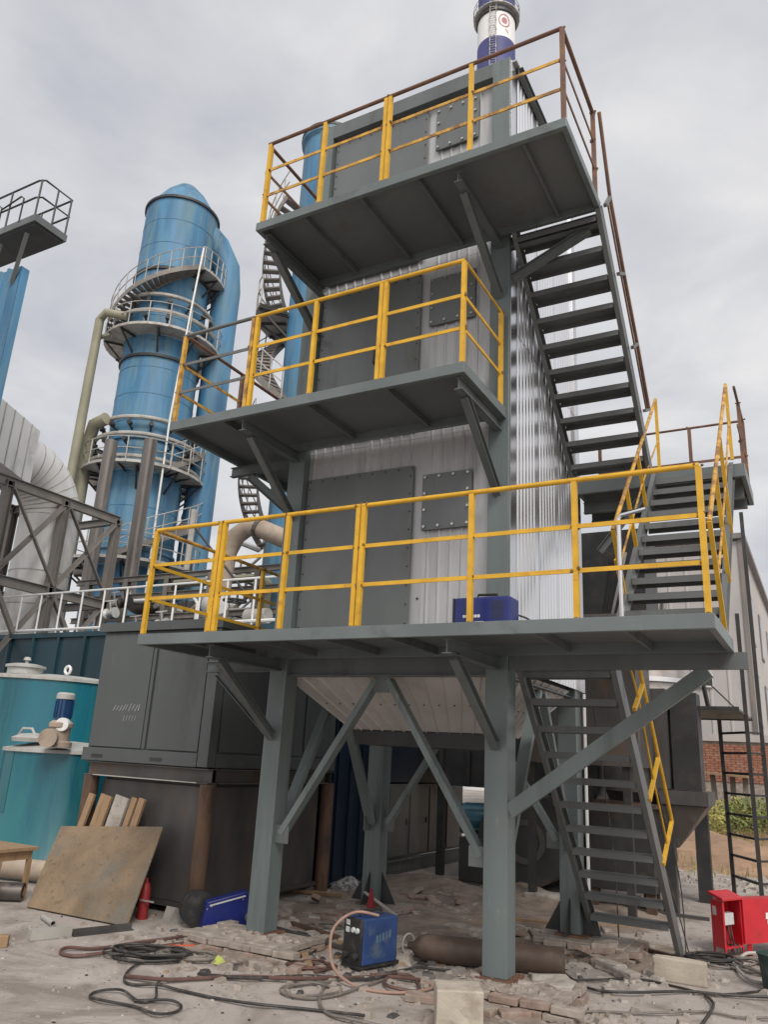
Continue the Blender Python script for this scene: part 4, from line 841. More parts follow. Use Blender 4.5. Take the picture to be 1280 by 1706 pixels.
def rock(name, c, s, m, label, cat, seed, rz=0, jit=.10, bev=.012):
    import bmesh
    rr = random.Random(seed); bm = bmesh.new(); bmesh.ops.create_cube(bm, size=1)
    bmesh.ops.subdivide_edges(bm, edges=bm.edges, cuts=2, use_grid_fill=True)
    mr_ = Matrix.Rotation(rz, 3, 'Z'); vs = []
    for v in bm.verts:
        p = Vector((v.co.x*s[0], v.co.y*s[1], v.co.z*s[2]))+Vector((rr.uniform(-1,1)*s[0], rr.uniform(-1,1)*s[1], rr.uniform(-1,1)*s[2]*(v.co.z > -.49)))*jit*.35
        vs.append(mr_@p+Vector((c[0], c[1], c[2]+s[2]/2)))
    fs = [[v.index for v in f.verts] for f in bm.faces]; bm.free()
    return tag(obj(name, MB().add(vs, fs), m, None, False, bev), label, cat)
M['paleblock'] = mat('pale cast block', (0.42, 0.375, 0.31), 0.9, 0, .15, 5, (0.28, 0.235, 0.19), .35, 6, 0, .25, 40)
rock('concrete_block', (-.06,-.86,0), (.34,.30,.27), 'paleblock', 'pale concrete cube in front of the front right column', 'block', 1, .50, .05)
rock('concrete_block', (1.10,1.66,0), (.47,.12,.20), 'paleblock', 'long pale cement slab on edge in front of the stair foot', 'block', 2, .03, .06)
rock('concrete_block', (-1.05,4.35,0), (.52,.30,.22), 'stone', 'squared stone block between the front right column and the fan', 'block', 3, .1, .08)
rock('concrete_block', (-.72,5.3,0), (.35,.25,.34), 'paleblock', 'pale upright block behind the lowest stair', 'block', 4, .2, .1)
rock('concrete_block', (.46,1.62,0), (.30,.14,.09), 'stone', 'broken stone slab lying left of the long pale slab', 'block', 5, -.5, .15)
rock('concrete_block', (.66,1.42,0), (.26,.13,.08), 'stone', 'broken stone slab touching the left end of the long pale slab', 'block', 6, -.7, .15)
rock('concrete_block', (.30,2.12,0), (.26,.22,.16), 'brick_grey', 'rough lump of mortar at the corner of the back right footing', 'block', 7, .3, .25)
rock('concrete_block', (.28,.28,0), (.36,.30,.16), 'stone', 'rounded pale stone behind the front right column', 'block', 8, .4, .3)
rock('concrete_block', (-1.95,3.85,0), (.42,.24,.15), 'brick', 'orange brown block below the black pump stand', 'block', 9, .35, .1)
for i, (x, y, sx, sy, sz, rz, lb) in enumerate(((-2.5,3.6,.36,.2,.09,.2,'flat pale slab right of the back left column'),(-2.2,3.9,.4,.22,.12,-.3,'brown slab on the dirt right of the back left column'),(-2.6,4.3,.36,.24,.14,.6,'dusty slab at the back of the dirt heap'),(-2.0,4.6,.5,.2,.1,.1,'long slab at the top of the dirt heap'),(-3.35,1.55,.22,.18,.14,.4,'brown lump right of the front left column'),(-2.75,1.75,.26,.26,.10,.1,'round flat stone between the left columns'),(-3.45,1.15,.2,.15,.1,.9,'small stone right behind the front left column'))):
    rock('rubble_slab', (x,y,0), (sx,sy,sz), random.choice(('brick','stone','brick_grey')), lb, 'rubble', 20+i, rz, .2)
# loose rubble and grit nobody could count
def scatter(name, label, n, zone, smin, smax, m, seed, z0=0.0):
    rr = random.Random(seed); mb = MB()
    for i in range(n):
        x, y = zone(rr); s = smin+(smax-smin)*rr.random()**3
        p = [(-1,-1,0),(1,-1,0),(1,1,0),(-1,1,0),(-.7,-.7,1.1),(.7,-.6,1.0),(.6,.7,.9),(-.7,.6,1.2)]
        a = rr.uniform(0,6.28); ca, sa = math.cos(a), math.sin(a); fx, fy, fz = s*rr.uniform(.6,1.3), s*rr.uniform(.5,1), s*rr.uniform(.3,.8)
        vs = [(x+(q[0]*ca*fx-q[1]*sa*fy)*rr.uniform(.8,1.2), y+(q[0]*sa*fx+q[1]*ca*fy)*rr.uniform(.8,1.2), z0+q[2]*fz) for q in p]
        mb.add(vs, [(0,3,2,1),(4,5,6,7),(0,1,5,4),(1,2,6,5),(2,3,7,6),(3,0,4,7)])
    o = obj(name, mb, m); o['kind'] = 'stuff'; o['label'] = label; o['category'] = 'rubble'; return o
scatter('rubble', 'loose rubble and brick bits under the tower', 1900, lambda r: (r.gauss(-2.0,.8), r.gauss(3.9,.8)), .01, .075, 'brick_grey', 1)
scatter('rubble', 'reddish brick crumbs under the tower', 1100, lambda r: (r.gauss(-1.9,.9), r.gauss(3.4,1.0)), .008, .05, 'brick', 2)
scatter('grit', 'pale grit and crumbs over the yard floor', 1600, lambda r: (r.uniform(-5.5,2.2), r.uniform(-2.6,5)), .004, .022, 'stone', 3)
scatter('rubble', 'mortar crumbs round the front left footing', 700, lambda r: (r.gauss(-2.4,.7), r.gauss(-.4,.3)), .006, .06, 'brick_grey', 4)
scatter('rubble', 'mortar crumbs round the front right footing', 700, lambda r: (r.gauss(.2,.5), r.gauss(-.2,.4)), .006, .06, 'brick_grey', 5)
scatter('grit', 'dark chips and scale over the yard floor', 700, lambda r: (r.uniform(-5.5,2.2), r.uniform(-2.6,4)), .004, .016, 'dark', 6)
scatter('rubble', 'scraps and stones along the foot of the earth bank', 500, lambda r: (r.uniform(-.5,4), r.gauss(9.5,1.2)), .02, .1, 'stone', 7)
rr = random.Random(5); mb = MB()
for i in range(4200):
    x, y = rr.uniform(-3, 5.5), rr.gauss(14.0, 2.4); 
    if y < 10.4: continue
    d = math.sqrt(((x-1)/7.5)**2+((y-16.5)/5.5)**2); z = max(0, .95*max(0,1-d)**.8*.8)-.02; h = rr.uniform(.06,.24); q = rr.uniform(0,6.28); dx, dy = .012*math.cos(q), .012*math.sin(q); lx, ly = rr.uniform(-.08,.08), rr.uniform(-.08,.08)
    mb.add([(x-dx,y-dy,z),(x+dx,y+dy,z),(x+lx,y+ly,z+h)], [(0,1,2)])
o = obj('dry_grass', mb, 'grass'); o['kind'] = 'stuff'; o['label'] = 'sparse dry grass on the earth bank'; o['category'] = 'grass'
scatter('rubble', 'broken stone, mortar and scrap between the columns', 420, lambda r: (r.gauss(-1.9,.75), r.gauss(1.5,.75)), .012, .11, 'stone', 41)
scatter('rubble', 'dark scale and scrap chips between the columns', 420, lambda r: (r.gauss(-1.6,.9), r.gauss(1.2,1.0)), .008, .06, 'raw', 42)
scatter('rubble', 'splinters of board between the columns', 160, lambda r: (r.gauss(-1.8,.9), r.gauss(1.4,.9)), .012, .06, 'wood', 43)
scatter('rubble', 'broken mortar piled round the foot of the front left column', 240, lambda r: (r.gauss(-2.6,.16), r.gauss(-.02,.10)), .012, .05, 'brick_grey', 45, .125)
scatter('rubble', 'broken mortar piled round the foot of the front right column', 240, lambda r: (r.gauss(-.08,.17), r.gauss(-.02,.10)), .012, .05, 'brick_grey', 46, .125)
scatter('rubble', 'stone crumbs round the stair foot', 420, lambda r: (r.gauss(.5,.6), r.gauss(2.2,.8)), .008, .07, 'stone', 44)
rr = random.Random(31); lbm = {}
for i in range(26):
    x, y = (rr.gauss(-2.1,.8), rr.gauss(3.6,.8)) if i < 18 else (rr.gauss(.1,.6), rr.gauss(2.1,.5))
    mm = rr.choice(('brick','brick_grey','brick'))
    if mm not in lbm: o = obj('loose_brick', MB().box(-.12,-.058,-.027,.12,.058,.027), mm, None, False, .008); lbm[mm] = o.data
    else: o = bpy.data.objects.new('loose_brick', lbm[mm]); COL.objects.link(o); q = o.modifiers.new('bevel','BEVEL'); q.width = .008; q.segments = 2
    o.location = (x, y, .045+rr.uniform(0,.05)); o.rotation_euler = (rr.uniform(-.4,.4), rr.uniform(-.4,.4), rr.uniform(0,3.1))
    tag(o, 'loose dusty brick lying in the dirt under the tower', 'brick', 'loose bricks under the tower')
# timbers and bars on the floor
for a, b, w, h, m, lb in (((-4.18,2.13,.04),(-4.40,4.40,.04),.09,.05,'raw','long dark bar on the floor left of the back left column'),((-4.6,2.9,.03),(-3.5,3.1,.03),.10,.04,'wood','plank on the dark floor by the navy container'),((-3.1,1.2,.03),(-1.75,.75,.03),.05,.04,'rust','thin rusty bar between the front left column and the blue welder'),((-3.2,.9,.03),(-1.9,.55,.03),.04,.03,'raw','thin bar lying in front of the rusty bar by the welder'),((-1.4,3.1,.04),(-.3,3.4,.04),.07,.05,'wood','timber lying before the orange brown block'),((-2.2,.25,.03),(-1.75,-.30,.03),.07,.03,'wood','short split lath left of the blue welder'),((.15,2.95,.03),(1.0,2.55,.03),.04,.03,'rust','thin rusty strip at the foot of the lowest stair'),((-.3,3.6,.03),(.5,4.3,.03),.12,.03,'wood','board lying behind the lowest stair'),((-2.9,4.75,.1),(-2.0,5.0,.1),.10,.10,'beige','round edged timber in front of the grey cupboard')):
    tag(obj('floor_bar', MB().bar(a, b, w, h), m, None, False, .003), lb, 'bar')
# ============================================================ welding gear
def catmull(pts, k=6, closed=False):
    P = [Vector(p) for p in pts]; n = len(P); out = []
    for i in range(n-1):
        p0, p1, p2, p3 = P[max(i-1,0)], P[i], P[i+1], P[min(i+2,n-1)]
        for j in range(k):
            t = j/k; out.append(.5*((2*p1)+(-p0+p2)*t+(2*p0-5*p1+4*p2-p3)*t*t+(-p0+3*p1-3*p2+p3)*t**3))
    return out+[P[-1]]
def local_box(mb, O, ex, ey, x0, y0, z0, x1, y1, z1):
    O = Vector(O); ex = Vector((*ex,0)); ey = Vector((*ey,0)); z = Vector((0,0,1))
    vs = [O+ex*x+ey*y+z*zz for zz in (z0,z1) for x, y in ((x0,y0),(x1,y0),(x1,y1),(x0,y1))]
    return mb.add(vs, [(0,3,2,1),(4,5,6,7),(0,1,5,4),(1,2,6,5),(2,3,7,6),(3,0,4,7)])
M['wblue'] = mat('worn blue welder paint', (0.022, 0.055, 0.17), 0.45, 0, .25, 4, (0.09, 0.12, 0.16), .38, 6)
M['label_grey'] = mat('pale label', (0.55, 0.58, 0.58), 0.5, 0, .15, 20)
# big welder on the floor: black control face to the left, blue side to the right
we = thing('welding_machine', 'blue welding machine with black control face on the floor between the columns', 'welder', (-1.35, .1, 0), 'blue welding machines')
O = (-1.36,-.06,.02); ex = Vector((.30,.95)).normalized(); ey = Vector((-.95,.30)).normalized()   # ex: depth of machine, ey: width
bx = lambda *a: local_box(MB(), O, ex, ey, *a)
obj('case', bx(.02,0,.03,.46,.25,.41), 'wblue', we, False, .012)
obj('front_panel', bx(-.002,.004,.03,.019,.248,.408), 'black', we, False, .004)
obj('base_skid', bx(.0,.01,0,.5,.26,.028), 'black', we)
obj('carry_handle', MB().path([Vector(O)+Vector((*(ex*a+ey*.135),z)) for a, z in ((.08,.41),(.08,.455),(.36,.455),(.36,.41))], .013, 8), 'black', we)
for a, z, w in ((.19,.365,.05),(.19,.305,.05)): obj('display', bx(-.006,a-w/2,z-.022,-.0025,a+w/2,z+.022), 'label_grey', we)
for a in (.11,.055): obj('knob', MB().lathe([(.024,0),(.024,.012),(.018,.02),(0,.02)], Vector(O)+Vector((*(ex*-.002+ey*a),.31)), 14, axis=(-ex.x,-ex.y,0)), 'label_grey', we, True)
for a in (.20,.06): obj('socket', MB().lathe([(.03,0),(.03,.025),(.012,.03),(0,.03)], Vector(O)+Vector((*(ex*-.002+ey*a),.10)), 14, axis=(-ex.x,-ex.y,0)), 'dark', we, True)
lg = MB()
for i, (a, w) in enumerate(((.18,.03),(.22,.02),(.255,.03),(.30,.025),(.34,.03))): local_box(lg, O, ex, ey, a, -.0025, .20+i*.008, a+w, -.0005, .265+i*.008)
obj('side_lettering', lg, mat('faded lettering', (.09,.15,.22), .5), we)
tag(obj('welder_lead', MB().path(catmull([Vector(O)+Vector((*(ex*.2+ey*.0),.43)), Vector(O)+Vector((*(ex*.02+ey*.10),.46)), Vector(O)+Vector((*(ex*-.10+ey*.20),.38)), Vector(O)+Vector((*(ex*-.18+ey*.22),.25)), Vector((-1.42,-.42,.10)), Vector((-1.1,-.52,.02)), Vector((-.75,-.42,.02)), Vector((-.62,-.1,.02)), Vector((-.85,.05,.02))], 6), .013, 8), 'hose_pink', None, True), 'faded pinkish lead looping down in front of the blue welding machine', 'cable', 'cables on the yard floor')
# welder on the lowest platform
w2 = thing('welding_machine', 'small navy welding machine with black handle on the lowest platform', 'welder', (0,-.9,Z1), 'blue welding machines')
obj('case', MB().box(-.10,-1.02,Z1+.012,.39,-.80,Z1+.245), 'navy', w2, False, .014)
obj('front_bezel', MB().box(-.118,-1.015,Z1+.014,-.101,-.805,Z1+.243), 'black', w2)
obj('handle', MB().path([(.06,-.91,Z1+.24),(.07,-.91,Z1+.285),(.24,-.91,Z1+.28),(.25,-.91,Z1+.24)], .011, 8), 'black', w2, True)
for i in range(9): obj('vent_slot', MB().box(.235,-1.0225,Z1+.06+i*.017,.335,-1.0205,Z1+.067+i*.017), 'dark', w2)
lt2 = MB()
for i in range(6): lt2.box(-.02+i*.026,-1.0235,Z1+.075,.0+i*.026,-1.0205,Z1+.098)
lt2.box(.085,-1.0235,Z1+.03,.165,-1.0205,Z1+.042)
obj('lettering', lt2, 'white', w2)
tag(obj('welder_lead', MB().path(catmull([(.36,-.79,Z1+.13),(.44,-.7,Z1+.10),(.5,-.8,Z1+.015),(.3,-1.1,Z1+.012),(.1,-1.12,Z1+.012),(-.1,-1.1,Z1+.012),(-.3,-1.0,Z1+.012)], 5), .009, 6), 'rubber', None, True), 'thin black lead lying beside the navy welding machine on the lowest platform', 'cable')
tag(obj('wire_rod', MB().path([(-.24,-.02,Z1+.42),(.02,-.02,Z1+.43),(.12,-.06,Z1+.36)], .006, 6), 'dark'), 'thin dark wire tied round the front right column above the platform', 'wire')
# wire feeder with spool
fd = thing('wire_feeder', 'navy wire feeder with a black spool standing by the front left footing', 'feeder', (-3.4,.55,0))
fe = Vector((.55,.70)).normalized(); fo = (-3.46,.22,.0); fy = Vector((-fe.y, fe.x))
mbf = MB(); z = Vector((0,0,1))
def fp(a, b, zz): return Vector(fo)+Vector((*(fe*a*1.15+fy*b),zz*1.3))
obj('body', MB().prism([fp(0,0,.02),fp(.42,0,.02),fp(.52,0,.14),fp(.40,0,.30),fp(.03,0,.22)], Vector((*(fy*.16),0))), 'navy', fd, False, .01)
obj('trim_strip', MB().bar(fp(.05,-.004,.195), fp(.38,-.004,.265), .006, .014, (0,0,1)), 'label_grey', fd)
for a, zz in ((.03,.17),(.07,.19),(.05,.05),(.36,.24)): obj('screw', MB().lathe([(.008,0),(.008,.005),(0,.005)], fp(a,0,zz), 8, axis=(-fy.x,-fy.y,0)), 'bolt', fd)
obj('feed_motor', MB().lathe([(0,0),(.055,0),(.055,.10),(.04,.12),(0,.12)], fp(.44,0,.10), 16, axis=(-fy.x,-fy.y,0)), 'steelband', fd, True)
sp_ = obj('spool', MB().lathe([(0,-.06),(.18,-.06),(.18,-.045),(.09,-.04),(.09,.04),(.18,.045),(.18,.06),(0,.06)], (-3.68,.36,.19), 28, axis=(.8,-.6,0)), 'black', fd, True)
obj('wire_wrap', MB().lathe([(.155,-.039),(.16,-.039),(.16,.039),(.155,.039)], (-3.68,.36,.19), 28, axis=(.8,-.6,0)), 'steelband', sp_, True)
# gas cylinder lying behind the front right column
gc = thing('gas_cylinder', 'long brown gas cylinder lying on the ground behind the front right column', 'gas cylinder', (-.5,.85,0))
A, B = Vector((-1.12,.70,.125)), Vector((.17,1.10,.125)); ax = (B-A).normalized(); L = (B-A).length
obj('body', MB().lathe([(.02,-.14),(.03,-.10),(.06,-.07),(.10,-.02),(.12,.05),(.122,.12),(.122,L),(.108,L),(.105,L-.05),(.06,L-.02),(0,L-.015)], A, 28, axis=ax), mat('dark brown cylinder', (.085,.058,.045), .6, 0, .3, 5, (.17,.13,.10), .35, 6), gc, True)
obj('valve', MB().tube(A-ax*.12, A-ax*.2, .02, 10).tube(A-ax*.17+Vector((0,0,-.04)), A-ax*.17+Vector((0,0,.06)), .014, 8), 'steelband', gc, True)
obj('valve_guard', MB().path([A-ax*.10+Vector((0,-.07,.03))+Vector((.08*math.cos(R(q))*.3,.08*math.cos(R(q)),.09*math.sin(R(q)))) for q in range(0,360,24)], .009, 6, True), 'galvpipe', gc, True)
# red electrical cabinets at the right
rc = thing('red_distribution_box', 'red electrical distribution box with sloping lid and open socket bay at right', 'electrical box', (1.35,3.1,0))
ro = (1.24,3.17,.0); re = Vector((.62,-.35)).normalized(); ry = Vector((.35,.62)).normalized()    # short left side then the front
q1, q2, q3 = Vector((1.215,3.20,0)), Vector((1.355,3.04,0)), Vector((1.50,3.33,0)); q4 = q1+(q3-q2)
def rp_(u, v, zz): return q2+(q1-q2)*u+(q3-q2)*v+Vector((0,0,zz))
def rbox(u0,v0,z0,u1,v1,z1):
    vs = [rp_(u,v,zz) for zz in (z0,z1) for u, v in ((u0,v0),(u1,v0),(u1,v1),(u0,v1))]
    return MB().add(vs, [(0,3,2,1),(4,5,6,7),(0,1,5,4),(1,2,6,5),(2,3,7,6),(3,0,4,7)])
obj('side_wall', rbox(0,-.06,.09,1,.0,.55), 'red', rc)
obj('side_wall', rbox(0,.0,.09,1.0,.03,.55), 'red', rc)
obj('back_wall', rbox(.92,.03,.09,1,1,.55), 'red', rc)
obj('end_wall', rbox(0,.94,.09,.92,1.0,.55), 'red', rc)
obj('floor_pan', rbox(0,.03,.09,.92,.94,.11), 'red', rc)
obj('lid', MB().add([rp_(-.12,-.12,.56),rp_(1.1,-.12,.60),rp_(1.1,1.06,.60),rp_(-.12,1.06,.56),rp_(-.12,-.12,.59),rp_(1.1,-.12,.63),rp_(1.1,1.06,.63),rp_(-.12,1.06,.59)], [(0,3,2,1),(4,5,6,7),(0,1,5,4),(1,2,6,5),(2,3,7,6),(3,0,4,7)]), 'red', rc, False, .006)
for u, v in ((.04,-.03),(.94,-.03),(.04,.96),(.94,.96)): obj('foot', rbox(u-.05,v-.03,0,u+.05,v+.04,.09), 'red', rc)
obj('socket_block', rbox(.35,.2,.30,.75,.80,.42), 'label_grey', rc, False, .008)
obj('side_notice', rbox(.55,-.066,.40,.85,-.061,.49), 'label_grey', rc)
for v in (.3,.5,.65): obj('plug_lead', MB().path(catmull([rp_(.5,v,.31),rp_(.4,v,.2),rp_(.35,v+.05,.12),rp_(.1,v+.1,.115),rp_(-.15,v+.1,.05)],4), .010, 6), 'rubber', rc, True)
rd = thing('red_distribution_box', 'flat red electrical cabinet with a white lightning mark at the right edge', 'electrical box', (1.8,3.6,0))
obj('door', MB().add([(1.52,3.32,.12),(1.95,3.98,.12),(1.95,3.98,.55),(1.52,3.32,.57),(1.49,3.345,.12),(1.92,4.0,.12),(1.92,4.0,.55),(1.49,3.345,.57)], [(0,1,2,3),(4,7,6,5),(0,4,5,1),(3,2,6,7),(1,5,6,2),(0,3,7,4)]), 'red', rd)
obj('case', MB().add([(1.49,3.36,.12),(1.90,4.0,.12),(1.78,4.1,.12),(1.37,3.46,.12),(1.49,3.36,.56),(1.90,4.0,.55),(1.78,4.1,.55),(1.37,3.46,.56)], [(0,3,2,1),(4,5,6,7),(0,1,5,4),(1,2,6,5),(2,3,7,6),(3,0,4,7)]), 'red', rd)
for x, y in ((1.55,3.42),(1.84,3.92)): obj('foot', MB().bar((x,y,0),(x,y,.12),.05,.05), 'red', rd)
dd = Vector((.43,.66,0)).normalized(); nn_ = Vector((.66,-.43,0)).normalized(); lp = Vector((1.735,3.65,.37))+nn_*.004
def lpp(a, b): return lp+dd*a+Vector((0,0,b))
obj('lightning_mark', MB().prism([lpp(-.03,.05),lpp(.01,.05),lpp(-.002,.008),lpp(.03,.012),lpp(-.02,-.07),lpp(-.004,-.012),lpp(-.035,-.014)], nn_*.002), 'white', rd)
bk = thing('plastic_bucket', 'dark green bucket at the right edge of the yard floor', 'bucket', (1.9,1.85,0))
M['bucket'] = mat('dark green plastic', (0.02, 0.045, 0.04), 0.5, 0, .2, 5, (0.12,0.12,0.1), .25, 8)
obj('shell', MB().lathe([(0,.01),(.115,.01),(.145,.30),(.155,.30),(.155,.315),(.138,.315),(.108,.03),(0,.03)], (1.895,1.93,0), 24), 'bucket', bk, True)
obj('rim_paste', MB().lathe([(0,.27),(.13,.275)], (1.895,1.93,0), 20), 'stone', bk)
# ============================================================ cables on the yard floor
CB = dict(
B=[(-3.4,0.1),(-3.38,-0.18),(-3.54,-0.6),(-3.65,-1.02),(-3.82,-1.21),(-3.76,-1.34),(-3.56,-1.34),(-3.42,-1.09),(-3.33,-0.73),(-3.2,-0.22),(-3.19,0.0)],
C=[(-3.02,-1.04),(-2.86,-1.38),(-2.68,-1.6),(-2.53,-1.63),(-2.37,-1.54),(-2.16,-1.51),(-1.82,-1.48),(-1.48,-1.46),(-1.2,-1.31),(-0.91,-1.18),(-0.67,-1.16)],
D=[(-2.56,-1.31),(-2.36,-1.55),(-2.16,-1.8),(-2.21,-1.91),(-2.48,-1.83),(-2.62,-1.92),(-2.56,-2.06),(-2.4,-2.11),(-2.26,-2.04),(-2.11,-2.02),(-1.86,-2.07),(-1.82,-1.94),(-1.88,-1.81),(-2.02,-1.79),(-2.23,-1.92)],
E=[(-2.74,-1.52),(-2.46,-1.46),(-2.35,-1.3),(-2.03,-0.93),(-1.67,-0.74),(-1.39,-0.42),(-1.09,-0.1),(-0.78,-0.02)],
E2=[(-2.35,-1.08),(-1.91,-0.92),(-1.58,-0.5),(-1.21,-0.32),(-1.03,0.01)],
F=[(-1.06,-0.16),(-1.09,-0.52),(-1.14,-0.82),(-1.23,-1.02),(-1.41,-1.09),(-1.56,-1.0),(-1.6,-0.84),(-1.46,-0.68),(-1.26,-0.66),(-1.17,-0.76),(-1.23,-0.94),(-1.4,-1.04),(-1.55,-0.95),(-1.51,-0.79),(-1.4,-0.55),(-1.34,-0.31)],
F2=[(-1.4,-0.55),(-1.23,-0.9),(-1.08,-1.13),(-0.92,-1.27),(-0.73,-1.31),(-0.46,-1.26)],
H=[(-1.21,-0.17),(-1.02,0.30),(-0.93,0.45),(-0.77,0.5),(-0.6,0.6)],
H2=[(-1.2,-0.14),(-0.93,0.04),(-0.71,-0.16),(-0.69,-0.32),(-0.88,-0.39),(-1.02,-0.23),(-1.05,-0.04)],
I=[(-0.83,2.97),(-0.26,1.79),(0.18,1.11),(0.49,0.77),(0.81,0.83),(1.23,1.28),(1.54,1.4),(1.88,1.55)],
J=[(0.23,0.94),(0.48,1.13),(0.74,1.45),(1.11,1.42),(1.4,1.31),(1.68,1.66),(1.86,2.02)],
K=[(1.36,1.29),(1.46,0.96),(1.46,0.51),(1.45,0.2)],
L=[(0.51,-0.42),(0.55,-0.1),(0.72,0.16),(0.97,0.3),(1.17,0.45),(1.45,0.75),(1.67,0.76),(1.96,0.9)],
Mh=[(1.77,3.49),(1.55,3.35),(1.49,3.1),(1.5,2.6),(1.57,2.26),(1.68,2.08),(1.85,2.07)],
P=[(-0.35,4.33),(0.03,3.18),(0.3,2.54),(0.44,2.49),(0.4,2.82)],
S=[(-2.15,-.25),(-2.05,0.2),(-2.3,0.7),(-2.71,0.9)],
T=[(1.01,2.8),(1.23,2.48),(1.5,2.62),(1.78,3.36)],
U=[(1.02,2.68),(1.31,2.8),(1.66,2.62),(1.83,2.43)])
CL = dict(B=('hose_red',.016,'brown hose doubled back in a long loop near the coiled cable'),C=('rubber',.011,'black cable running from the coil right along the front edge'),D=('rubber',.010,'thin black cable lying in two loops at the lower left'),
E=('hose_red',.016,'dull red hose running across towards the blue welding machine'),E2=('rubber',.013,'black cable beside the dull red hose'),F=('cable_grey',.012,'dusty cable coiled left of the blue welding machine'),F2=('cable_grey',.013,'dusty cable curving forward from the coil by the welder'),
H=('rubber',.010,'thin black cable right of the blue welding machine'),H2=('hose_red',.014,'reddish hose loop at the foot of the blue welding machine'),I=('rubber',.012,'long black cable sweeping from the fan to the right edge'),J=('rubber',.010,'black cable from the gas cylinder past the pale slab'),
K=('rubber',.013,'short black cable end at the lower right'),L=('cable_grey',.010,'thin grey cable along the lower right edge'),Mh=('galvpipe',.017,'pale grey hose bending round in front of the red boxes'),P=('rubber',.009,'thin cable ending in a curl by the back right footing'),
S=('rubber',.010,'black cable behind the front left footing'),T=('cable_grey',.012,'grey cable below the red distribution box'),U=('rubber',.012,'black cable heap below the red distribution box'))
for i, (k, pts) in enumerate(CB.items()):
    m, r, lb = CL[k]; rr = random.Random(i)
    p3 = catmull([(x+rr.uniform(-.01,.01), y+rr.uniform(-.01,.01), r+.004+.012*(j % 3 == 1)+.002*(i % 5)) for j, (x, y) in enumerate(pts)], 7)
    tag(obj('hose' if 'hose' in m or k == 'Mh' else 'cable', MB().path(p3, r, 7), m, None, True), lb, 'hose' if 'hose' in lb else 'cable', 'cables on the yard floor')
def coil(c, rx, ry, rot, turns, r, m, lb, seed):
    rr = random.Random(seed); pts = []
    for i in range(turns*9):
        q = 2*math.pi*i/9; k = 1+rr.uniform(-.22,.22)*(1 if i % 9 else .5); s = .75+.35*rr.random()
        x, y = rx*math.cos(q)*k*s, ry*math.sin(q)*k*s; pts.append((c[0]+x*math.cos(rot)-y*math.sin(rot), c[1]+x*math.sin(rot)+y*math.cos(rot), r+.004+(i/9)*.009+rr.uniform(0,.01)))
    tag(obj('cable_coil', MB().path(catmull(pts, 4), r, 7), m, None, True), lb, 'cable', 'cables on the yard floor')
coil((-3.08,-.92), .36, .20, .6, 7, .011, 'rubber', 'heap of coiled black cable before the rusty plate', 1)
coil((-2.80,-.72), .26, .16, .5, 4, .012, 'cable_grey', 'smaller grey coil beside the heap of black cable', 2)
coil((1.24,2.74), .26, .20, .7, 6, .011, 'rubber', 'tangle of black cable in front of the red distribution box', 3)
coil((1.62,2.75), .22, .30, .2, 4, .012, 'cable_grey', 'tangle of grey cable in front of the flat red cabinet', 4)
coil((-1.75,-.25), .20, .16, .3, 4, .009, 'hose_red', 'tangle of thin reddish wire left of the blue welding machine', 5)
coil((-2.55,1.30), .22, .14, .3, 3, .009, 'cable_grey', 'thin wire tangle between the left columns', 6)
tag(obj('orange_hose_end', MB().path(catmull([(-3.3,-.62,.02),(-3.05,-.35,.02),(-2.95,-.15,.03),(-3.05,-.2,.02)],5), .016, 7), mat('orange hose', (.55,.10,.04), .5), None, True), 'bright orange hose end beside the front left footing', 'hose')
tag(obj('crumpled_wrapper', MB().add([(-2.58,-.68,.0),(-2.47,-.70,.01),(-2.44,-.60,.0),(-2.55,-.57,.0),(-2.52,-.64,.07),(-2.48,-.62,.05)], [(0,1,4),(1,5,4),(1,2,5),(2,3,5),(3,4,5),(3,0,4)]), mat('yellow green wrapper', (.45,.5,.12), .5)), 'crumpled yellow green wrapper by the front left footing', 'litter')
tag(obj('red_rag', MB().add([(-2.46,1.95,.15),(-2.37,1.94,.15),(-2.41,1.98,.36),(-2.43,1.98,.37),(-2.36,2.01,.15),(-2.45,2.02,.15)], [(0,1,2,3),(1,4,2),(4,5,3,2),(5,0,3)]), mat('dull red cloth', (.30,.03,.04), .8)), 'small red cone at the foot of the back left column', 'cone')
tag(obj('steel_offcut', MB().bar((-2.55,2.05,.30),(-2.05,1.95,.12),.05,.012), 'galvpipe'), 'bright strip of steel leaning on the back left footing', 'offcut')
rr = random.Random(9); n_ = 14; vs = []; fs = []
for j in range(n_+1):
    for i in range(n_+1):
        u, v = i/n_*2-1, j/n_*2-1; w = max(0, 1-math.sqrt(u*u+v*v)); vs.append((-3.75+u*.36+rr.uniform(-.02,.02), 3.75+v*.22+rr.uniform(-.02,.02), .002+w*.14+rr.uniform(0,.07)*(w > .05)))
for j in range(n_):
    for i in range(n_): fs.append((j*(n_+1)+i, j*(n_+1)+i+1, (j+1)*(n_+1)+i+1, (j+1)*(n_+1)+i))
tag(obj('rag_heap', MB().add(vs, fs), mat('pale rags', (.42,.42,.42), .9, 0, .3, 12, (.06,.06,.06), .5, 14)), 'heap of pale crumpled rags on the floor left of the back left column', 'rags')
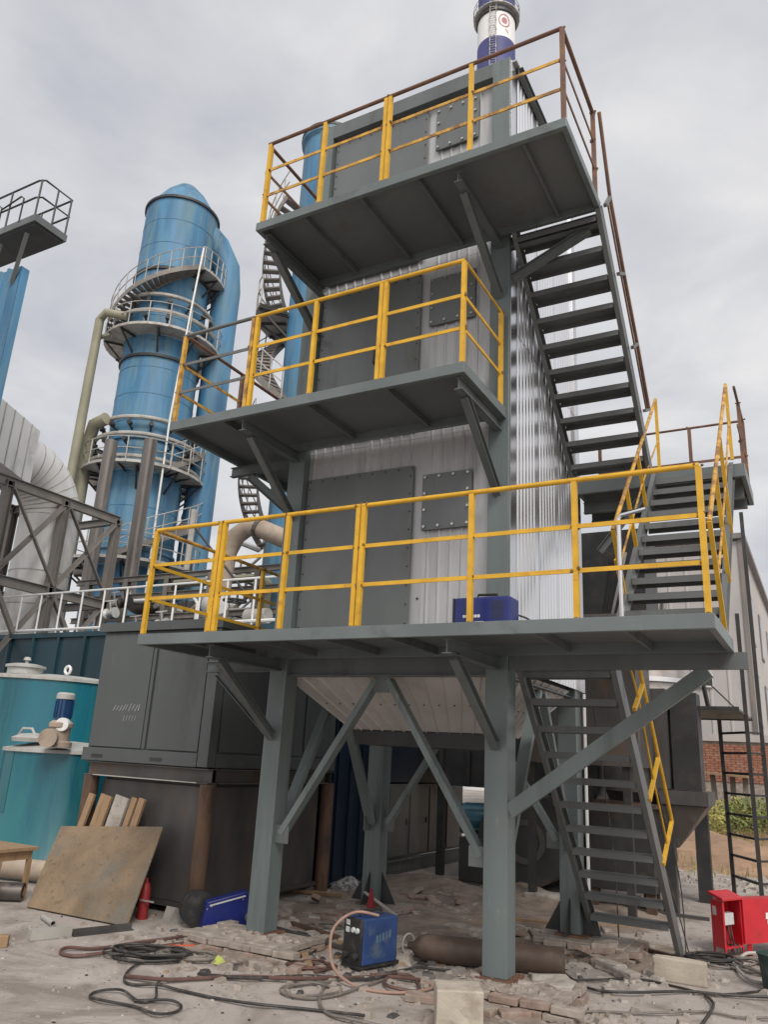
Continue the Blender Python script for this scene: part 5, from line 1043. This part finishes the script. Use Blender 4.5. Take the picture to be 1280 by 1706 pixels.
# ============================================================ plant behind the tower
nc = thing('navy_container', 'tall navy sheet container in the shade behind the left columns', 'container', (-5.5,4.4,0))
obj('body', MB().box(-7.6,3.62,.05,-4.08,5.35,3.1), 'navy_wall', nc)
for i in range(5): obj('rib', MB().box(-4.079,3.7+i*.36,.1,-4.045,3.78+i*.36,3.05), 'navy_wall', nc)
obj('skid', MB().box(-7.6,3.6,0,-4.02,5.37,.049), 'dark', nc)
gcp = thing('grey_cupboard', 'row of grey green steel cupboard doors behind the back left column', 'cupboard', (-5,7,0))
obj('case', MB().box(-6,5.5,.22,-4.16,8.75,1.42), 'stair', gcp)
for i in range(4): obj('door', MB().box(-4.158,5.55+i*.8,.26,-4.125,6.29+i*.8,1.38), 'stair', gcp, False, .005); 
for i in range(4): obj('latch', MB().box(-4.124,6.18+i*.8,.75,-4.11,6.22+i*.8,.85), 'dark', gcp)
obj('skid_beam', MB().ibeam((-4.1,5.2,.11),(-4.1,8.9,.11),.12,.2,.015), 'steel', gcp)
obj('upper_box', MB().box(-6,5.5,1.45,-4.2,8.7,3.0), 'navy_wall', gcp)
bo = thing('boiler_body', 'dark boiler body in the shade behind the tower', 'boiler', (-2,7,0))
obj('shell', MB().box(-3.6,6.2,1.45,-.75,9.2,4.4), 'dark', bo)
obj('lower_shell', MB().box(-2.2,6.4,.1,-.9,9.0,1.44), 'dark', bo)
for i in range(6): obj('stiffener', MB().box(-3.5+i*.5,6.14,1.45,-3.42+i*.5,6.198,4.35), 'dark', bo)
for x in (-3.5,-.85): obj('leg', MB().bar((x,6.3,0),(x,6.3,1.45),.12,.12), 'dark', bo)
M['motor_teal'] = mat('teal motor paint', (0.015, 0.10, 0.15), 0.35, 0, .15, 4)
pm = thing('electric_motor', 'blue electric motor on a black stand left of the front right column', 'motor', (-2.2,5.0,0))
mbm = MB().lathe([(0,-.36),(.19,-.36),(.22,-.33),(.22,.26),(.19,.33),(0,.33)], (-2.22,5.05,1.03), 24, axis=(1,.45,0))
obj('housing', mbm, 'motor_teal', pm, True)
for i in range(10):
    q = R(36*i); a_ = Vector((1,.45,0)).normalized(); b_ = Vector((-.45,1,0)).normalized(); e_ = b_*math.cos(q)*.225+Vector((0,0,1))*math.sin(q)*.225; c_ = Vector((-2.22,5.05,1.03))
    obj('fin', MB().bar(c_+e_-a_*.28, c_+e_+a_*.22, .012, .03), 'motor_teal', pm)
obj('stand', MB().box(-2.48,4.72,.18,-1.9,5.3,.78), 'dark', pm, False, .01)
obj('foot_frame', MB().box(-2.52,4.68,.12,-1.86,5.34,.175), 'raw', pm)
# induced draught fan: snail housing seen from its side
fa = thing('draught_fan', 'black snail shaped fan housing with bright rim behind the front right column', 'fan', (-1.4,4.6,0))
cx_, cy_, cz_ = -1.45, 4.75, .80; pts_o = []
for i in range(41):
    q = R(-90+i*9*0.9); rr_ = .60+.16*(i/40); pts_o.append((cx_+rr_*math.cos(q), cz_+rr_*math.sin(q)))
poly = [(x, cy_, z) for x, z in pts_o]
obj('side_plate', MB().prism(poly, (0,-.012,0)), 'dark', fa)
obj('side_plate', MB().prism([(x, cy_+.42, z) for x, z in pts_o], (0,.012,0)), 'dark', fa)
vs = [(x, cy_-.02, z) for x, z in pts_o]+[(x, cy_+.44, z) for x, z in pts_o]; k = len(pts_o)
obj('scroll_band', MB().add(vs, [(i,i+1,k+i+1,k+i) for i in range(k-1)]), 'steelband', fa, True)
obj('inlet_ring', MB().lathe([(.22,-.03),(.30,-.03),(.30,.02),(.22,.02),(.22,-.03)], (cx_,cy_-.015,cz_), 28, axis=(0,-1,0)), 'raw', fa, True)
obj('pedestal', MB().box(-2.0,4.5,.02,-.72,5.3,.2), 'dark', fa)
obj('outlet_duct', MB().box(-1.0,4.78,.95,-.55,5.16,2.6), 'dark', fa)
# vessel and dark housings seen through the stairs
ve = thing('dust_vessel', 'upright grey steel vessel with domed top behind the stairs', 'vessel', (-.05,6.4,0))
obj('shell', MB().lathe([(.66,1.55),(.66,3.95),(.60,4.15),(.42,4.3),(.15,4.38),(0,4.39)], (-.05,6.5,0), 40), 'steelband', ve, True)
obj('flange', MB().lathe([(.66,3.2),(.73,3.2),(.73,3.27),(.66,3.27)], (-.05,6.5,0), 40), 'flash', ve, True)
obj('lower_shell', MB().lathe([(.30,.7),(.64,1.55),(.64,1.6)], (-.05,6.5,0), 32), 'raw', ve, True)
obj('nozzle', MB().tube((.35,6.2,4.1),(.42,6.15,4.55),.06,10), 'steelband', ve, True)
bh = thing('black_housing', 'low black steel housing behind the lowest stair', 'housing', (-.2,5.2,0))
obj('case', MB().box(-.62,4.95,.28,.30,6.2,1.36), 'dark', bh, False, .01)
obj('top_flange', MB().box(-.68,4.90,1.365,.36,6.25,1.41), 'rust', bh)
for x in (-.55,.22): obj('leg', MB().bar((x,5.05,0),(x,5.05,.28),.12,.12), 'rust', bh)
sh = thing('screw_hopper', 'small steel hopper on dark legs right of the lowest stair', 'hopper', (.6,5.7,0))
obj('cone', MB().add([(.36,5.42,1.42),(.95,5.42,1.42),(.95,6.1,1.42),(.36,6.1,1.42),(.40,5.55,.85),(.52,5.55,.85),(.52,5.7,.85),(.40,5.7,.85)], [(0,1,5,4),(1,2,6,5),(2,3,7,6),(3,0,4,7),(4,5,6,7)]), 'darkpipe', sh)
obj('collar', MB().box(.33,5.38,1.43,.98,6.14,1.62), 'raw', sh)
obj('shaft', MB().box(.50,5.6,1.63,.88,6.0,3.0), 'dark', sh)
obj('side_duct', MB().box(.20,5.5,1.63,.46,5.9,3.05), 'raw', sh)
for x, y in ((.40,5.38),(.66,6.9),(.14,5.42)): obj('leg', MB().box(x-.1,y,.0,x+.1,y+.16,1.40), 'dark', sh)
obj('base_plate', MB().box(.2,5.3,0,.9,5.36,.04), 'raw', sh)
bx_ = thing('filter_box', 'brownish grey filter box behind the tower beside the middle flight', 'box', (-.6,4.4,2))
obj('case', MB().box(-1.3,4.2,1.9,.30,5.2,3.9), 'raw', bx_)
obj('upper_case', MB().box(-1.3,4.6,3.96,.42,5.6,5.3), 'dark', bx_)
obj('lid_frame', MB().box(-1.35,4.15,3.9,.35,5.25,3.955), 'steelband', bx_)
for x in (-1.2,.12): obj('leg', MB().bar((x,4.3,0),(x,4.3,1.9),.10,.10), 'dark', bx_)
for i in range(4): obj('rack_bar', MB().bar((.05-.12*i,4.35+.1*i,3.85),(.4-.2*i,4.3+.12*i,4.9),.03,.03), 'galvpipe' if i % 2 else 'dark', bx_)
# black ladder with a plank platform
ld = thing('black_ladder', 'black steel ladder standing up to a plank platform at the right', 'ladder', (1.15,7.5,0))
A0, A1, B0, B1 = Vector((.98,7.75,0)), Vector((.97,7.5,2.75)), Vector((1.44,6.9,0)), Vector((1.42,6.95,4.4))
obj('stile', MB().bar(A0, A1, .06, .06, (1,0,0)), 'dark', ld); obj('stile', MB().bar(B0, B1, .06, .06, (1,0,0)), 'dark', ld)
obj('stile', MB().bar((1.62,7.2,.3),(1.60,7.2,6.2),.06,.06,(1,0,0)), 'dark', ld)
for i in range(8):
    z = .35+i*.31; t = z/2.75; pa = A0+(A1-A0)*t; pb = B0+(B1-B0)*(z/4.4); obj('rung', MB().bar(pa, pb, .04, .035), 'dark', ld)
    obj('rung', MB().bar(pb, (1.62,7.2,z), .03, .03), 'dark', ld)
sf = thing('plank_platform', 'dark plank platform at the head of the black ladder', 'platform', (.9,6.8,2.79))
for i in range(8): obj('plank', MB().box(.28,5.75+i*.28,2.78,1.42,6.0+i*.28,2.81), 'raw', sf)
obj('edge_bar', MB().bar((.26,5.73,2.79),(1.44,5.73,2.79),.04,.06), 'dark', sf); obj('edge_bar', MB().bar((.26,8.0,2.79),(1.44,8.0,2.79),.04,.06), 'dark', sf)
for x in (.55,.95): obj('stay', MB().bar((x,6.4,2.82),(x-.12,6.45,3.6),.05,.05), 'dark', sf)
tag(obj('stay_wire', MB().path([(1.35,6.6,2.82),(1.0,6.5,3.2),(.7,6.4,3.5)], .012, 5), 'rubber'), 'thin black wire slanting up from the plank platform', 'wire')
# hanging cables behind the lowest stair
for i, pts in enumerate(([(.20,2.2,2.7),(.26,2.4,1.8),(.32,2.55,.9),(.35,2.5,.15)],[(.45,2.6,2.7),(.55,3.0,1.6),(.8,3.2,.6),(1.0,2.85,.05)],[(.62,2.7,2.7),(.68,2.9,2.0),(.9,3.1,.8),(.98,2.8,.03)])):
    tag(obj('hanging_cable', MB().path(catmull(pts,5), .008, 6), 'rubber', None, True), ('leftmost','middle','rightmost')[i]+' of three thin black cables hanging behind the lowest stair', 'cable', 'cables hanging behind the stair')
tag(obj('edge_strip', MB().prism([(0.035,TD-.03,.35),(0.035,TD+.06,.35),(0.035,TD+.06,2.69),(0.035,TD-.03,2.69)], (.012,0,0)), 'white'), 'pale vertical strip along the back right column below the cladding', 'strip')

tag(obj('stay_rod', MB().tube((-13.1,9.5,7.95),(-9.6,9.5,4.6), .035, 6), 'dark'), 'thin black stay rod slanting down behind the left end of the lowest platform', 'rod')
